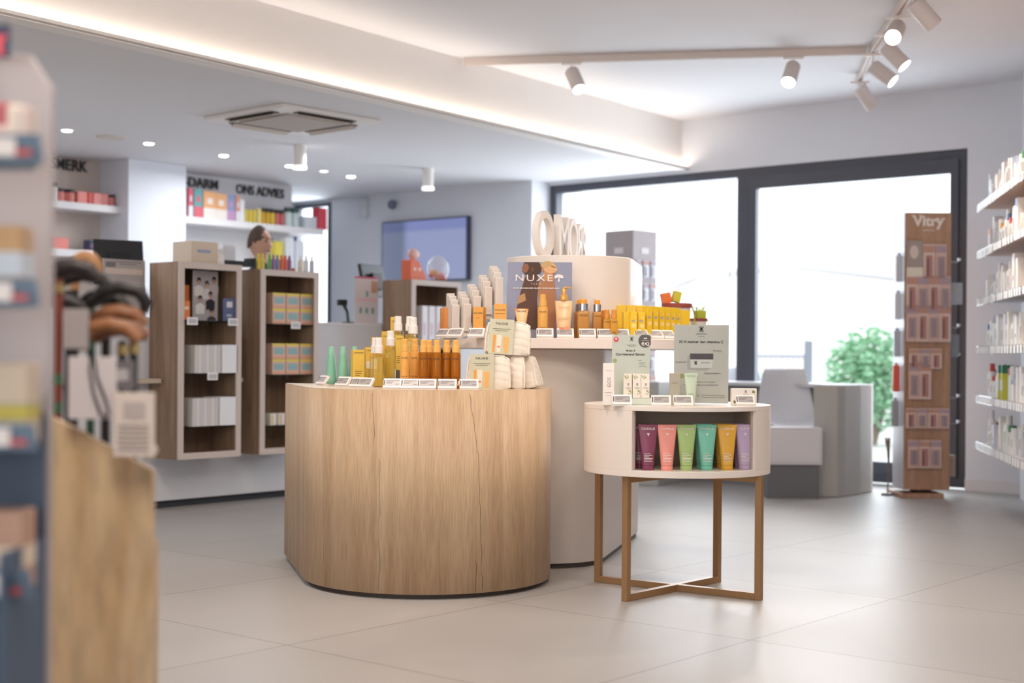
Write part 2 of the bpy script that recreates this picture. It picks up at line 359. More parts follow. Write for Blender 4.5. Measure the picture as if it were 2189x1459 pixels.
a = pt(1608, 748, 15.6); b_ = pt(1724, 748, 15.6)
MB().box(b_[0]-.02, b_[0]+.06, -.03, .03, 0, 1.32).build('post', mat('#8f96a0', .6), fz)
MB().box(a[0], b_[0], -.015, .015, 1.13, 1.17).box(a[0], b_[0], -.015, .015, .15, .19).build('rail', mat('#b9bfc6', .6), fz)
for i in range(10):
    xx = a[0]+(b_[0]-a[0])*(i+.5)/10; MB().box(xx-.008, xx+.008, -.008, .008, .19, 1.13).build('bar', mat('#d5d8dc', .6), fz)
fl = thing('beach_flag', 'tall white feather banner flag on a curved pole outside the left pane', 'banner', (pt(1558, 757, 14.6)[0], 14.6, -.1))
pts = [(0, 0, 0), (0.01, 0, 1.5), (.0, 0, 2.1), (-.05, 0, 2.5), (-.13, 0, 2.8), (-.22, 0, 2.98)]
MB().tube(pts, .008, 6).build('pole', mat('#a9adb8', .5), fl)
MB().vprism([(-.01, .9), (-.01, 1.5), (-.02, 2.1), (-.07, 2.5), (-.15, 2.8), (-.24, 2.95), (-.26, 2.9), (-.17, 2.72), (-.1, 2.4), (-.06, 1.0)], -.002, .002).build('banner_cloth', mat('#fbfafa', .9), fl)

# ------------------------------------------------------------------ ceiling fixtures
dl_pos = [(143, 277), (318, 305), (478, 331), (619, 353), (750, 376), (692, 364)]
def downlight(on=True):
    r = empty('recessed_downlight')
    b = MB().lathe([(.052, -.006), (.052, 0), (.044, 0), (.044, -.006)], 20); b.build('trim_ring', WHITE, r)
    MB().lathe([(.034, -.012), (.038, -.0065)], 20).build('lens', mat('#ffffff', .4, 0, 14) if on else mat('#f2f6ff', .4, 0, 2.5), r)
    return r
DL = Kind(downlight)
for i, (px, py) in enumerate(dl_pos):
    q = onz(px, py, ZLO)
    DL.put(i == 5, (i != 5,), (q[0], q[1], ZLO-.001), 0, f'{ORD[i]} small glowing recessed ceiling spot from the left above the service counters' if i < 5 else 'dimmer recessed ceiling spot between two bright ones beside the white cylinder lamp', 'recessed ceiling spots', 'ceiling light')
def cyl():
    r = empty('cylinder_lamp'); MB().lathe([(.05, 0), (.05, -.17), (.047, -.17), (.047, -.16)], 24).build('housing', WHITE, r)
    MB().lathe([(.055, -.195), (.055, -.17)], 24).build('diffuser', mat('#fff4ee', .4, 0, 1.6), r); return r
CY = Kind(cyl)
for i, (px, py, pb, nm) in enumerate(((641, 310, 348, 'white surface mounted cylinder lamp on the lower ceiling above the person'), (915, 360, 397, 'white surface mounted cylinder lamp on the lower ceiling above the television'))):
    Y = 1.0; q = onz(px, py, ZLO); CY.put(0, (), (q[0], q[1], ZLO), 0, nm, 'surface mounted cylinder lamps', 'ceiling light')
def aimed(x, y, tx_, ty_, tz_, e, label):
    r = thing('track_or_fill_spot', label, 'spotlight', (x, y, 3.13), 0, 'white track spotlights'); v = Vector((tx_-x, ty_-y, tz_-3.03)).normalized(); M = Matrix.Translation((0, 0, -.1)) @ v.to_track_quat('-Z', 'Y').to_matrix().to_4x4()
    MB().lathe([(.006, .0), (.006, -.1)], 8).build('stem', WHITE, r); MB().lathe([(.047, .0), (.052, -.01), (.052, -.18), (.046, -.18)], 20, M=M).build('lamp_head', mat('#d9cfcb', .45), r); MB().lathe([(.045, -.1805), (.044, -.178)], 20, M=M).build('lens', mat('#ffffff', .4, 0, 14), r)
    l = bpy.data.lights.new('spot_beam', 'SPOT'); l.energy = e; l.spot_size = R(46); l.spot_blend = .9; l.color = (1, .86, .72); l.shadow_soft_size = .12
    lo = bpy.data.objects.new('spot_beam', l); COL.objects.link(lo); lo.parent = r; lo.matrix_local = M @ Matrix.Translation((0, 0, -.2)); lo['kind'] = 'helper'
aimed(1.25, 3.2, .74, 6.2, .8, 62, 'added unseen fill spotlight above the viewer aimed at the round table')  # spots added out of view to light the displays from the viewer's side
aimed(.35, 3.0, -.35, 6.3, .85, 75, 'added unseen fill spotlight above the viewer aimed at the oak counter')
aimed(.8, 3.9, .3, 7.1, 1.25, 70, 'added unseen fill spotlight above the viewer aimed at the white island')
# air conditioning cassette
q = onz(625, 252, ZLO)
ac = thing('ceiling_air_conditioner', 'square white air conditioning cassette set in the lower ceiling', 'air conditioner', (q[0], q[1], ZLO), R(-42))
MB().box(-.45, .45, -.45, .45, -.03, 0).build('casing', mat('#e8e3df', .5), ac, bevel=.01)
MB().box(-.27, .27, -.27, .27, -.045, -.03).build('intake_grille', mat('#b8aca3', .7), ac, bevel=.008)
for k in range(4):
    M = Matrix.Rotation(k*pi/2, 4, 'Z'); M2 = M @ Matrix.Translation((0, -.36, -.034))
    MB().box(-.26, .26, -.035, .035, -.002, .002, M=M2).build('air_slot', mat('#4a4440', .8), ac)
    M3 = M @ Matrix.Translation((0, -.355, -.04)) @ Matrix.Rotation(R(28), 4, 'X')
    MB().box(-.25, .25, -.03, .03, -.003, .003, M=M3).build('louvre', mat('#cdc0b4', .5), ac)
q = onz(238, 292, ZLO); tag(MB().lathe([(.11, -.012), (.12, 0)], 24).build('ceiling_speaker_cover', mat('#d8d0c8', .6), loc=(q[0], q[1], ZLO)), 'flat round cover in the lower ceiling between the first two spots', 'ceiling speaker')

# track lighting
ZT = 3.15
A = onz(992, 133, ZT); B = onz(1862, 110, ZT); Cc = onz(1962, -40, ZT)
def track(name, a, b, label, first=False):
    v = Vector((b[0]-a[0], b[1]-a[1])); ln = v.length; r = thing(name, label, 'track', (a[0], a[1], ZT), atan2(v.y, v.x), 'ceiling track rails')
    MB().box(.032 if a is B else 0, ln-(.032 if a is A else 0), -.018, .018, -.022, .029).build('rail', mat('#dcd0c8', .4), r, bevel=.002)
    MB().box(0, ln, -.006, .006, -.0235, -.022).build('channel', mat('#a99d96', .6), r)
    return r
track('lighting_track', A, B, 'long pale lighting track crossing the upper ceiling from the bulkhead')
track('lighting_track', B, Cc, 'short lighting track turning toward the viewer at the top right')
D_ = onz(1833, 178, ZT); track('lighting_track', B, D_, 'short lighting track running from the corner toward the window')
def on_track(px, a, b):
    t = fix(px, 120)[0]/F; dx_t, dy_t = b[0]-a[0], b[1]-a[1]; k = (t*a[1]-a[0])/(dx_t-t*dy_t); return (a[0]+k*dx_t, a[1]+k*dy_t)
cn = tag(MB().box(-.03, .03, -.03, .03, -.026, .029).build('track_corner_connector', WHITE, loc=(B[0]+.01, B[1]+.0, ZT+.0), rz=R(-8)), 'small white corner connector joining the two ceiling tracks', 'connector')
def spot(nm, px, py, dz, tiltdir, tilt, lit, label, zt=ZT, e=12, lx=0, ln=.18, r_=.052):
    q = on_track(px, A, B) if px < 1800 else (on_track(px, B, Cc) if py < 116 else (on_track(px, B, D_) if px < 1850 else (B[0]+.0, B[1]-.05)))
    zt = ZT-.0225; r = thing('track_or_fill_spot', label, 'spotlight', (q[0], q[1], zt), 0, 'white track spotlights')
    MB().box(-.07, .07, -.014, .014, -.02, -.001, rz=R(-8)).build('adapter', WHITE, r)
    MB().lathe([(.006, -.02), (.006, -dz)], 8).build('stem', WHITE, r)
    M = Matrix.Translation((0, 0, -dz)) @ Matrix.Rotation(tiltdir, 4, 'Z') @ Matrix.Rotation(tilt, 4, 'Y')
    MB().lathe([(r_*.9, .0), (r_, -.01), (r_, -ln), (r_*.9, -ln), (r_*.88, -ln+.02)], 20, M=M).build('lamp_head', mat('#d9cfcb', .45), r)
    MB().lathe([(r_*.88, -ln-.0005), (r_*.86, -ln+.003)], 20, M=M).build('lens', mat('#ffffff', .4, 0, 14 if lit else .5), r)
    if lit:
        l = bpy.data.lights.new('spot_beam', 'SPOT'); l.energy = e; l.spot_size = R(70); l.spot_blend = .8; l.color = (1, .84, .68); l.shadow_soft_size = .05
        lo = bpy.data.objects.new('spot_beam', l); COL.objects.link(lo); lo.parent = r
        lo.matrix_local = M @ Matrix.Translation((0, 0, -ln-.02)); lo['kind'] = 'helper'
    return r
# tiltdir: 0 = toward +x, -pi/2 toward the camera
spot(0, 1222, 137, .06, R(-60), R(35)*-1, True, 'white track spotlight nearest the bulkhead, beam pointing down and right', e=85)
spot(0, 1696, 122, .06, R(-118), R(40)*-1, True, 'white track spotlight in the middle of the long track, lens facing the viewer', e=85)
spot(0, 1862, 118, .09, R(-28), R(-50), True, 'white track spotlight under the track corner, tilted to the right and lit', e=60)
spot(0, 1838, 186, .05, R(15), R(-38), False, 'unlit looking white track spotlight hanging lowest beyond the corner', zt=3.16)
spot(0, 1893, 62, .09, R(-28), R(-42), True, 'white track spotlight on the short track, narrow lit lens pointing down right', e=60)
spot(0, 1918, 22, .07, R(-115), R(58)*-1, True, 'largest white track spotlight at top right with its round bright lens facing us', e=85)
spot(0, 1952, -32, .06, R(10), R(-45), True, 'white track spotlight cut by the top edge of the picture', e=60)

# ------------------------------------------------------------------ oak display counter in front
ZC = .895
c0 = (-.39, 6.64); rc = .575; dx_, dy_ = -.26, .966; LC = .83
nl = (-dy_, dx_)
def cout(s):                                              # outline point at arc length s from the back left corner
    if s < LC: return (c0[0]+rc*nl[0]+dx_*(LC-s), c0[1]+rc*nl[1]+dy_*(LC-s))
    if s < LC+pi*rc:
        a = (s-LC)/rc; a0 = atan2(nl[1], nl[0]); return (c0[0]+rc*cos(a0+a), c0[1]+rc*sin(a0+a))
    q = min(s-LC-pi*rc, .15); return (c0[0]-rc*nl[0]+dx_*q, c0[1]-rc*nl[1]+dy_*q)
TOT = LC+.15+pi*rc
def s_at(px, py=1000):
    t = fix(px, py)[0]/F; best = min((abs(cout(i*TOT/900)[0]/cout(i*TOT/900)[1]-t)+(10 if cout(i*TOT/900)[1] > 7.3 or i > 700 else 0), i) for i in range(900)); return best[1]*TOT/900
OAKC = wood('oak_counter_front', '#b49372', '#c5a684', '#d3b896', (16, .9, 1), uv=True, rough=.55,
            cracks=[(s_at(796, 840), -.05, .60, .88, .0013, .7), (s_at(812, 1000), -.0, .03, .60, .0016, .5), (s_at(1003, 840), -.16, .62, .88, .0014, .75),
                    (s_at(1022, 990), -.04, .03, .62, .0014, .75), (s_at(1018, 1200), .03, .02, .16, .0016, .7), (s_at(692, 900), .0, .02, .82, .0012, .5)])
cnt = thing('display_counter', 'rounded oak display counter with vertical grain and cracks in the centre front', 'counter', (0, 0, 0))
NS = 96; o1 = [cout(i*TOT/NS) for i in range(NS+1)]
b = MB(); nv = len(o1)
b.v = [(x, y, .022) for x, y in o1]+[(x, y, ZC-.002) for x, y in o1]
b.f = [(i, i+1, nv+i+1, nv+i) for i in range(nv-1)]; b.sm = set(range(len(b.f)))
me = b.mesh('side_cladding'); uvl = me.uv_layers.new(name='UV')
for p in me.polygons:
    for li in p.loop_indices:
        vi = me.loops[li].vertex_index; k = vi % nv; uvl.data[li].uv = (k*TOT/NS, me.vertices[vi].co.z)
me.materials.append(OAKC); o = bpy.data.objects.new('side_cladding', me); COL.objects.link(o); o.parent = cnt
so = o.modifiers.new('solid', 'SOLIDIFY'); so.thickness = .018; so.offset = -1
def inset(out, d, c):
    return [(c[0]+(x-c[0])*(1-d/max(hypot(x-c[0], y-c[1]), .01)), c[1]+(y-c[1])*(1-d/max(hypot(x-c[0], y-c[1]), .01))) for x, y in out]
cc_ = (-.5, 7.0)
MB().prism(inset(o1, .004, cc_), ZC-.02, ZC).build('worktop', mat('#c9b49b', .4), cnt)
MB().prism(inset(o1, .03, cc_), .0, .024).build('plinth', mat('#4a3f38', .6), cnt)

# ------------------------------------------------------------------ white island behind
isl = thing('display_island', 'tall greige island with wide rounded white shelf and curved upper drum', 'island', (0, 0, 0))
def scale_out(out, k):
    cx = sum(p[0] for p in out)/len(out); cy = sum(p[1] for p in out)/len(out)
    return [(cx+(x-cx)*k, cy+(y-cy)*k) for x, y in out]
bo = stadium((.175, 7.28), (.43, 8.3), .31, 28)
MB().prism(bo, .025, 1.077, True).build('body', GREYBODY, isl, bevel=.002)
MB().prism(scale_out(bo, .975), 0, .03, True).build('plinth', mat('#4a4340', .6), isl)
SLAB = stadium((.31, 7.58), (.42, 8.02), .74, 36); ZS = 1.13
MB().prism(SLAB, 1.079, ZS, True).build('shelf_slab', mat('#e4d9d2', .4), isl, bevel=.003)
dro = stadium((.30, 7.45), (.405, 8.08), .33, 36)
MB().prism(dro, ZS+.001, 1.55, True).build('drum', LAQ, isl, bevel=.004)

# letters PROMO standing on the drum, seen from behind
for i, ch in enumerate('OMORP'):
    Y_ = (7.40, 7.60, 7.80, 8.02, 8.24)[i]; X_ = pt((1161, 1200, 1220, 1234, 1244)[i], 543, Y_)[0]
    o = text('letter', ch, .345, mat('#ece5df', .5), None, (X_, Y_, 1.552), sx=.80, ext=.017, bold=.002, mirror=True)
    o.rotation_euler = (0, 0, R((63, 71, 74, 77, 80)[i])); zmin = min(v.co.z for v in o.data.vertices)
    for v in o.data.vertices: v.co.z -= zmin
    tag(o, ['large white standing letter O nearest the viewer on the drum top', 'white standing letter M right behind the front letter O', 'white standing letter O between the M and the reversed R', 'white standing reversed letter R second from the far end of the word', 'white standing reversed letter P at the far end of the word'][i], 'letter', 'standing PROMO letters')

# ------------------------------------------------------------------ price tags
def price_tag():
    r = empty('price_tag')
    M = Matrix.Translation((0, 0, .004)) @ Matrix.Rotation(R(-38), 4, 'X')
    MB().box(-.041, .041, -.006, .006, 0, .05, M=M).build('housing', mat('#f1ebe6', .4), r, bevel=.0015)
    MB().box(-.041, .041, -.002, .03, 0, .004).vprism([(-.041, .004), (.041, .004), (.041, .008), (-.041, .008)], .004, .02).build('foot', mat('#e8e2dc', .35), r)
    d = MB().box(-.031, .033, -.0068, -.006, .010, .041, M=M).build('display', mat('#a9a3a2', .3), r)
    g = MB()
    for x0, x1, z in ((-.028, .028, .037), (-.028, .005, .030), (-.028, -.002, .024), (.012, .030, .018)): g.box(x0, x1, -.0074, -.0068, z-.0012, z+.0012, M=M)
    g.build('printed_text', mat('#857b7b', .5), d)
    MB().box(-.0385, -.0335, -.0066, -.006, .012, .04, M=M).build('barcode', mat('#4a4648', .5), r)
    return r
PTG = Kind(price_tag)
def ptag(px, Y, z, rz, label, grp): PTG.put(0, (), (pt(px, 757, Y)[0], Y, z), rz, label, grp, 'price tag')

# ------------------------------------------------------------------ packaging builders (front faces -y, origin at base centre)
INK = mat('#3a3436', .6); WINK = mat('#f7efe9', .5); GINK = mat('#5d6a5c', .6); OR = mat('#e8a33c', .45)
def carton(w, d, h, m, brand=None, ink=INK, bw=.8, bz=.85, bs=None, lines=(), face=None, name='carton', bev=.0008):
    r = empty(name); MB().box(-w/2, w/2, -d/2, d/2, 0, h).build('box_body', m, r, bevel=bev, seg=1)
    if face: MB().box(-w/2+.001, w/2-.001, -d/2-.0004, -d/2, h*face[1], h*face[2]).build('front_print', face[0], r)
    if brand:
        sz = bs or .012; t = text('brand_lettering', brand, sz, ink, r, (0, -d/2-.0008, h*bz), ext=.0002); ww = t.dimensions.x or w
        xs = [v.co.x for v in t.data.vertices]; k = bw*w/(max(xs)-min(xs))
        for v in t.data.vertices: v.co.x *= k
    if lines: bars([(x0*w, x1*w, z*h, .0016) for x0, x1, z in lines], -d/2-.0005).build('small_print', ink, r)
    return r
def fit(t, width):
    xs = [v.co.x for v in t.data.vertices]; k = width/(max(xs)-min(xs))
    for v in t.data.vertices: v.co.x *= k
    return t
KC = Kind(carton)
LN = [(-.32, .32, .40), (-.28, .28, .34), (-.3, .1, .28), (-.3, .25, .22)]

def oil_bottle(w, h, caph, mbody, mcap, brand, square=True, neckring=None, oil=None, name='oil_bottle'):
    r = empty(name); hb = h-caph
    pr = rrect(w, w*.9, w*.16, 4) if square else [(w/2*cos(2*pi*i/24), w/2*sin(2*pi*i/24)) for i in range(24)]
    b = MB().loft([ring(pr, 0, .94), ring(pr, .004), ring(pr, hb-.012), ring(pr, hb-.004, .93), ring(pr, hb, .6)]); b.build('bottle', mbody, r)
    if oil: MB().loft([ring(pr, .006, .9), ring(pr, hb*.88, .9)]).build('oil_filling', oil, r)
    c = [(w*.40, hb-.001), (w*.40, hb+caph*.46), (w*.33, hb+caph*.48), (w*.31, hb+caph*.97), (w*.27, hb+caph)]
    MB().lathe(c, 20).build('pump_cap', mcap, r)
    MB().box(-.004, .004, -w*.36, -w*.25, hb+caph*.78, hb+caph*.88).build('nozzle', mcap, r)
    if neckring: MB().lathe([(w*.415, hb-.0005), (w*.415, hb+caph*.60)], 20).build('collar', neckring, r)
    if brand:
        yy = -(w*.45 if square else w/2)-.0006
        fit(text('brand_lettering', brand, .010, INK, r, (0, yy, hb*.80), ext=.0002), w*.66)
        bars([(-w*.3, w*.3, hb*.32, .0014), (-w*.26, w*.22, hb*.27, .0014), (-w*.3, w*.3, hb*.22, .0014)], yy+.0003).build('small_print', INK, r)
    return r
KB = Kind(oil_bottle)
AMBER = glass('amber_plastic', (.96, .62, .28, 1)); AMB2 = mat('#d08422', .15, 0, 0, .5); YELO = mat('#e0c45c', .2, 0, 0, .65); CLEAR = glass('clear_plastic', (.95, .93, .85, 1))

def sq_tube(w, h, caph, m, mcap, brand=None, ink=WINK, name='squeeze_tube', crimp=None, icon=True, small=True, bot=.62, caps=None):
    r = empty(name); n = 28; rb = w*bot/2; rings = []
    for k in range(9):
        t = k/8; z = caph+(h-caph)*t; a = rb*(1-t)+w/2*t; bth = rb*.86*(1-t**1.3)+.0016*t
        rings.append([(a*cos(2*pi*i/n), bth*sin(2*pi*i/n), z) for i in range(n)])
    MB().loft(rings).build('tube_body', m, r)
    MB().lathe([(rb*.97, 0), (rb*1.0, .002), (rb*1.0, caph-.001)], 28, ey=.88).build('cap', mcap, r)
    MB().box(-w/2, w/2, -.0018, .0018, h-.012, h).build('crimped_end', crimp or m, r)
    def yf(z):
        t = (z-caph)/(h-caph); return -(rb*.86*(1-t**1.3)+.0016*t)-.0012
    if brand:
        z = h*.885; fit(text('brand_lettering', brand, .014, ink, r, (0, yf(z+.01)-.003, z), ext=.0003), w*.68)
        if icon:
            g = MB()
            for i_, (xx, zz) in enumerate(((-.004, .008), (0, .008), (.004, .008), (-.002, .004), (.002, .004), (0, 0))): g.box(xx-.0016, xx+.0016, yf(h*.76)-.0035, yf(h*.76)-.0028, h*.76+zz-.0016, h*.76+zz+.0016)
            g.build('grape_emblem', ink, r)
        if small:
            g = MB()
            for j, (x0, x1) in enumerate(((-.22, .12), (-.22, .2), (-.22, .05), (-.22, .22), (-.22, .16), (-.22, .2))): 
                z = h*(.36-.033*j); g.box(x0*w, x1*w, yf(z)-.0025, yf(z)-.0015, z-.0009, z+.0009)
            g.build('small_print', ink, r)
    return r
KT = Kind(sq_tube)

# ------------------------------------------------------------------ goods on the oak counter
GC = 'goods on the oak counter'
# mint cone bottles
def cone():
    r = empty('cone_bottle'); MB().lathe([(.026, 0), (.029, .004), (.0285, .03), (.0215, .115), (.0165, .150)], 24).build('bottle', mat('#86bfa6', .4), r)
    MB().lathe([(.0165, .1505), (.012, .185), (.0105, .189)], 24).build('cap', mat('#8cc7ad', .4), r); return r
KK = Kind(cone)
for (px, Y, l) in ((707.5, 7.12, 'mint green tapered bottle leftmost on the oak counter'), (732.5, 7.08, 'mint green tapered bottle just left of the yellow cartons'), (757, 7.12, 'mint green tapered bottle mostly hidden behind the first yellow carton')):
    KK.put(0, (), (pt(px, 780, Y)[0], Y, ZC), 0, l, 'mint tapered bottles', 'bottle')
YEL = mat('#e6c054', .5); YEL2 = mat('#ddb548', .5)
# clear stepped riser under the suncare oils
def riser(name, w, steps, dd, label, loc, rz=0):
    b = MB(); y = 0; zz = 0
    for i, hgt in enumerate(steps): b.box(-w/2, w/2, dd*i, dd*(i+1)-.0005, 0, hgt)
    return tag(b.build(name, ACRYL, loc=loc, rz=rz), label, 'display riser')
riser('acrylic_riser', .20, [.035, .075, .11], .12, 'clear stepped acrylic block under the white capped oil bottles', (pt(862, 800, 6.70)[0], 6.70, ZC), 0)
ZR = [.035, .075, .11]
def C(px, Y, z, w, d, h, m, l, rz=0, **kw):
    key = (round(w, 4), round(d, 4), round(h, 4), m.name, kw.get('brand'))
    f = lambda: carton(w, d, h, m, **kw)
    if key not in KC.p: o = f(); KC.p[key] = o; o.location = (pt(px, 780, Y)[0], Y, z); o.rotation_euler[2] = rz; tag(o, l, 'carton')
    else: o = dup(KC.p[key], (pt(px, 780, Y)[0], Y, z), rz, l)
    return o
ck = dict(brand='CAUDALIE', bs=.009, bz=.9, lines=LN)
C(764, 6.86, ZC, .056, .04, .172, YEL, 'yellow sun care carton at the left front beside the mint bottles', R(22), **ck)
C(789.5, 6.95, ZC, .045, .036, .185, YEL, 'yellow sun care carton with round white seal behind the first oil bottle', R(22), face=(mat('#efe7d8', .5), .45, .62), **ck)
C(804, 7.07, ZC, .05, .036, .235, YEL2, 'taller yellow carton rising behind the left pair of cartons', R(15), **ck)
C(827, 7.09, ZC, .056, .036, .265, YEL2, 'yellow carton standing behind the second pair of oil bottles', R(10), **ck)
C(854, 6.88, ZC+ZR[1]+.0005, .040, .036, .165, YEL, 'yellow carton in front of the tall back row of white capped bottles', R(3), **ck)
C(845, 7.045, ZC+ZR[2]+.0005, .05, .03, .225, YEL2, 'tallest yellow carton on the acrylic step, left of the tallest bottles', R(3), **ck)
ow = ('w', .053, .228, .070, CLEAR, mat('#efe9e4', .35), None, True, None, YELO)
def wb(px, Y, z, l, sc=1): 
    o = KB.put('w', ow[1:], (pt(px, 780, Y)[0], Y, z), 0, l, 'white capped oil bottles', 'bottle'); o.scale = (sc, sc, sc); return o
wb(809, 6.60, ZC, 'white capped golden oil bottle leftmost and lowest of its kind')
wb(802, 6.68, ZC, 'white capped golden oil bottle half hidden behind the lowest front one')
wb(834, 6.765, ZC+ZR[0]+.0005, 'white capped golden oil bottle on the first clear step, front')
wb(826, 6.885, ZC+ZR[1]-.03, 'white capped golden oil bottle behind left on the first clear step') if 0 else None
wb(882, 6.87, ZC+ZR[1]+.0005, 'tallest white capped golden oil bottle at the front of the top step', 1.12)
wb(850, 6.985, ZC+ZR[2]+.0005, 'white capped golden oil bottle rising behind the narrow yellow carton on the step')
wb(875, 7.00, ZC+ZR[2]+.0005, 'white capped golden oil bottle second in the tall row on the clear step', 1.0)
# NUXE tanning oils
CAPO = mat('#ebb45f', .4); OPQ = mat('#e9ab55', .4)
on = (.043, .218, .056, AMB2, CAPO, 'NUXE', False, None, None)
for i, (px, Y) in enumerate(((905, 6.38), (933.5, 6.37), (954.5, 6.40), (974, 6.37), (917, 6.50))):
    KB.put('amber', on, (pt(px, 780, Y)[0], Y, ZC), 0, (f'amber sun oil spray with orange cap, {ORD[i]} from the left in the front row' if i < 4 else 'amber sun oil spray half hidden behind the first one of the front row'), 'amber sun oil sprays', 'bottle')
for i, (px, Y, l) in enumerate(((865, 6.42, 'opaque apricot sun spray leftmost beside the golden oil bottles'), (886, 6.50, 'opaque apricot sun spray tucked left behind the first amber spray'))):
    KB.put('opq', (.043, .222, .056, OPQ, CAPO, 'NUXE', False), (pt(px, 780, Y)[0], Y, ZC), 0, l, 'apricot sun sprays', 'bottle')
# tags along the counter edge
for i, (px, Y, rz) in enumerate(((684, 6.86, R(-55)), (729, 6.58, R(-40)), (762, 6.40, R(-30)), (777, 6.36, R(-30)), (838, 6.17, R(-8)), (876.5, 6.13, R(-4)), (912.5, 6.125, 0), (956, 6.12, 0), (1003, 6.14, R(4)))):
    ptag(px, Y, ZC, rz, f'white electronic price tag, {ORD[i]} from the left along the oak counter edge', 'price tags on the oak counter')

# cotton pouches with card sleeves
COT = mat('#e4dacd', .9); SLV = mat('#c9c6ad', .6)
def pouch(w, h, d, sleeve=True, lean=0):
    r = empty('cotton_pouch'); n = 64; m = 26; rings = []
    for k in range(m+1):
        t = k/m; z = h*t; px_ = 1-.10*max(0, (t-.35)/.65)**2; py_ = 1-.42*max(0, (t-.25)/.75)**1.6; e0 = (1-min(1, t/.07)) if t < .07 else max(0, (t-.90)/.10)
        sh = 1-.10*e0**2 if t < .07 else (1-e0**2*.96)**.5 if e0 < 1 else .25; rg = []
        for i in range(n):
            a = 2*pi*i/n; ca, sa = cos(a), sin(a); e = .42
            x = w/2*abs(ca)**e*(1 if ca > 0 else -1)*px_; y = d/2*abs(sa)**e*(1 if sa > 0 else -1)*py_
            rid = abs(sin(x/.022*pi/2+.6)) if w > .1 else abs(sin(y/.026*pi/2+.4))
            wr = .0010*sin(31*t*h/.15+a*3)+.0008*sin(57*t+a*5+w*40)
            q = -.0035*(1-rid)**2+wr
            rg.append((x*sh+q*ca, y*(sh if sh < 1 else 1)+q*sa, z+(.002*sin(a*2+w*60) if t > .8 else 0)))
        rings.append(rg)
    MB().loft(rings).build('cotton_body', COT, r)
    for sx in (-1, 1):
        for sy in (-1, 1):
            MB().tube([(sx*w/2*.93, sy*d/2*.93, .006), (sx*w/2*.925, sy*d/2*.90, h*.4), (sx*w/2*.88, sy*d/2*.72, h*.72), (sx*w/2*.80, sy*d/2*.52, h*.93), (sx*w/2*.45, sy*d/2*.42, h*.985), (0, sy*d/2*.40, h*.99)], .0028, 6).build('piping', mat('#ece3d8', .9), r)
    MB().tube([(-w/2*.7, 0, h*.985), (0, 0, h*.998), (w/2*.7, 0, h*.985)], .0025, 6).build('zip_seam', mat('#cfc3b4', .8), r)
    if sleeve:
        sw = w*.52; x0 = -w*.40
        s_ = MB().box(x0, x0+sw, -d/2-.006, -d/2-.004, -.0, h*1.03); s_.box(x0, x0+sw, -d/2-.006, d*.1, h*1.03, h*1.045); sl = s_.build('card_sleeve', SLV, r)
        yy = -d/2-.0068; xc = x0+sw/2
        fit(text('brand_lettering', 'NUXE', .0145, INK, sl, (xc, yy, h*.88), ext=.0002), sw*.5)
        for v in sl.children[0].data.vertices: pass
        bars([(x0+sw*.14, x0+sw*.86, h*.755, .002), (x0+sw*.24, x0+sw*.76, h*.70, .0016)], yy+.0004).build('small_print', mat('#6c6a5b', .6), sl)
        for (xa, ww, hh, cl, lean_) in ((x0+sw*.2, .010, h*.52, '#ec9a3f', -.006), (x0+sw*.42, .020, h*.52, '#f2dcc6', 0), (x0+sw*.72, .022, h*.47, '#f0b069', .004)):
            MB().vprism([(xa-ww*.4, h*.05), (xa+ww*.4, h*.05), (xa+ww*.6+lean_*-.5, h*.05+hh), (xa-ww*.6+lean_*-.5, h*.05+hh)], yy-.0003, yy+.0003).build('printed_tube', mat(cl, .5), sl)
        MB().box(x0+sw*.42-.006, x0+sw*.42+.006, yy-.0006, yy, h*.2, h*.24).build('red_print', mat('#e0604a', .5), sl)
    return r
def put_pouch(px, Y, z, w, h, d, rz, sl, l):
    o = pouch(w, h, d, sl); o.location = (pt(px, 780, Y)[0], Y, z); o.rotation_euler[2] = rz
    return tag(o, l, 'pouch', 'quilted cotton pouches')
put_pouch(1044, 6.34, ZC, .205, .150, .075, R(0), True, 'cream quilted pouch with printed card sleeve lying lowest at the front')
put_pouch(1106, 6.42, ZC, .068, .150, .13, R(0), False, 'cream quilted pouch without visible sleeve, middle of the lower row')
o = put_pouch(1141, 6.47, ZC+.004, .068, .145, .13, R(-6), False, 'cream quilted pouch at the right end of the lower row, leaning outward'); o.rotation_euler = (0, R(-13), R(-14))
o = put_pouch(1083, 6.41, ZC+.154, .210, .150, .09, R(0), True, 'cream quilted pouch with printed sleeve stacked on top of the others'); o.rotation_euler = (0, R(3), 0)
MB().tube([(-.11, -.02, .04), (-.13, -.03, .03), (-.135, -.03, .015)], [.004, .006, .003], 6).build('zip_pull', mat('#d9ccb8', .8), [c for c in COL.objects if c.name.startswith('cotton_pouch')][0])

# ------------------------------------------------------------------ goods on the island slab
# receding rows of pale boxes with clear window on stepped risers
PALE = mat('#e3dad2', .4); 
def pale_box(w, d, h):
    r = empty('cosmetic_carton'); MB().box(-w/2, w/2, -d/2, d/2, 0, h).build('box_body', PALE, r, bevel=.001, seg=1)
    MB().box(-w/2+.003, w/2-.003, -d/2-.0006, -d/2, h*.10, h*.17).build('barcode_print', mat('#8d8984', .5), r)
    MB().box(-w/2+.003, w/2-.003, -d/2-.0004, -d/2, h*.22, h*.97).build('front_window', mat('#d6cbc3', .25), r)
    MB().box(w/2, w/2+.0006, -d/2+.004, d/2-.004, h*.12, h*.45).build('orange_print', mat('#e08a3c', .5), r)
    return r
KP = Kind(pale_box)
cols = [(972.5, 7.14, 0.0, .163), (997, 7.09, .006, .165), (1018, 7.10, .045, .163), (1042, 7.07, .09, .163), (1065, 7.05, .135, .163)]
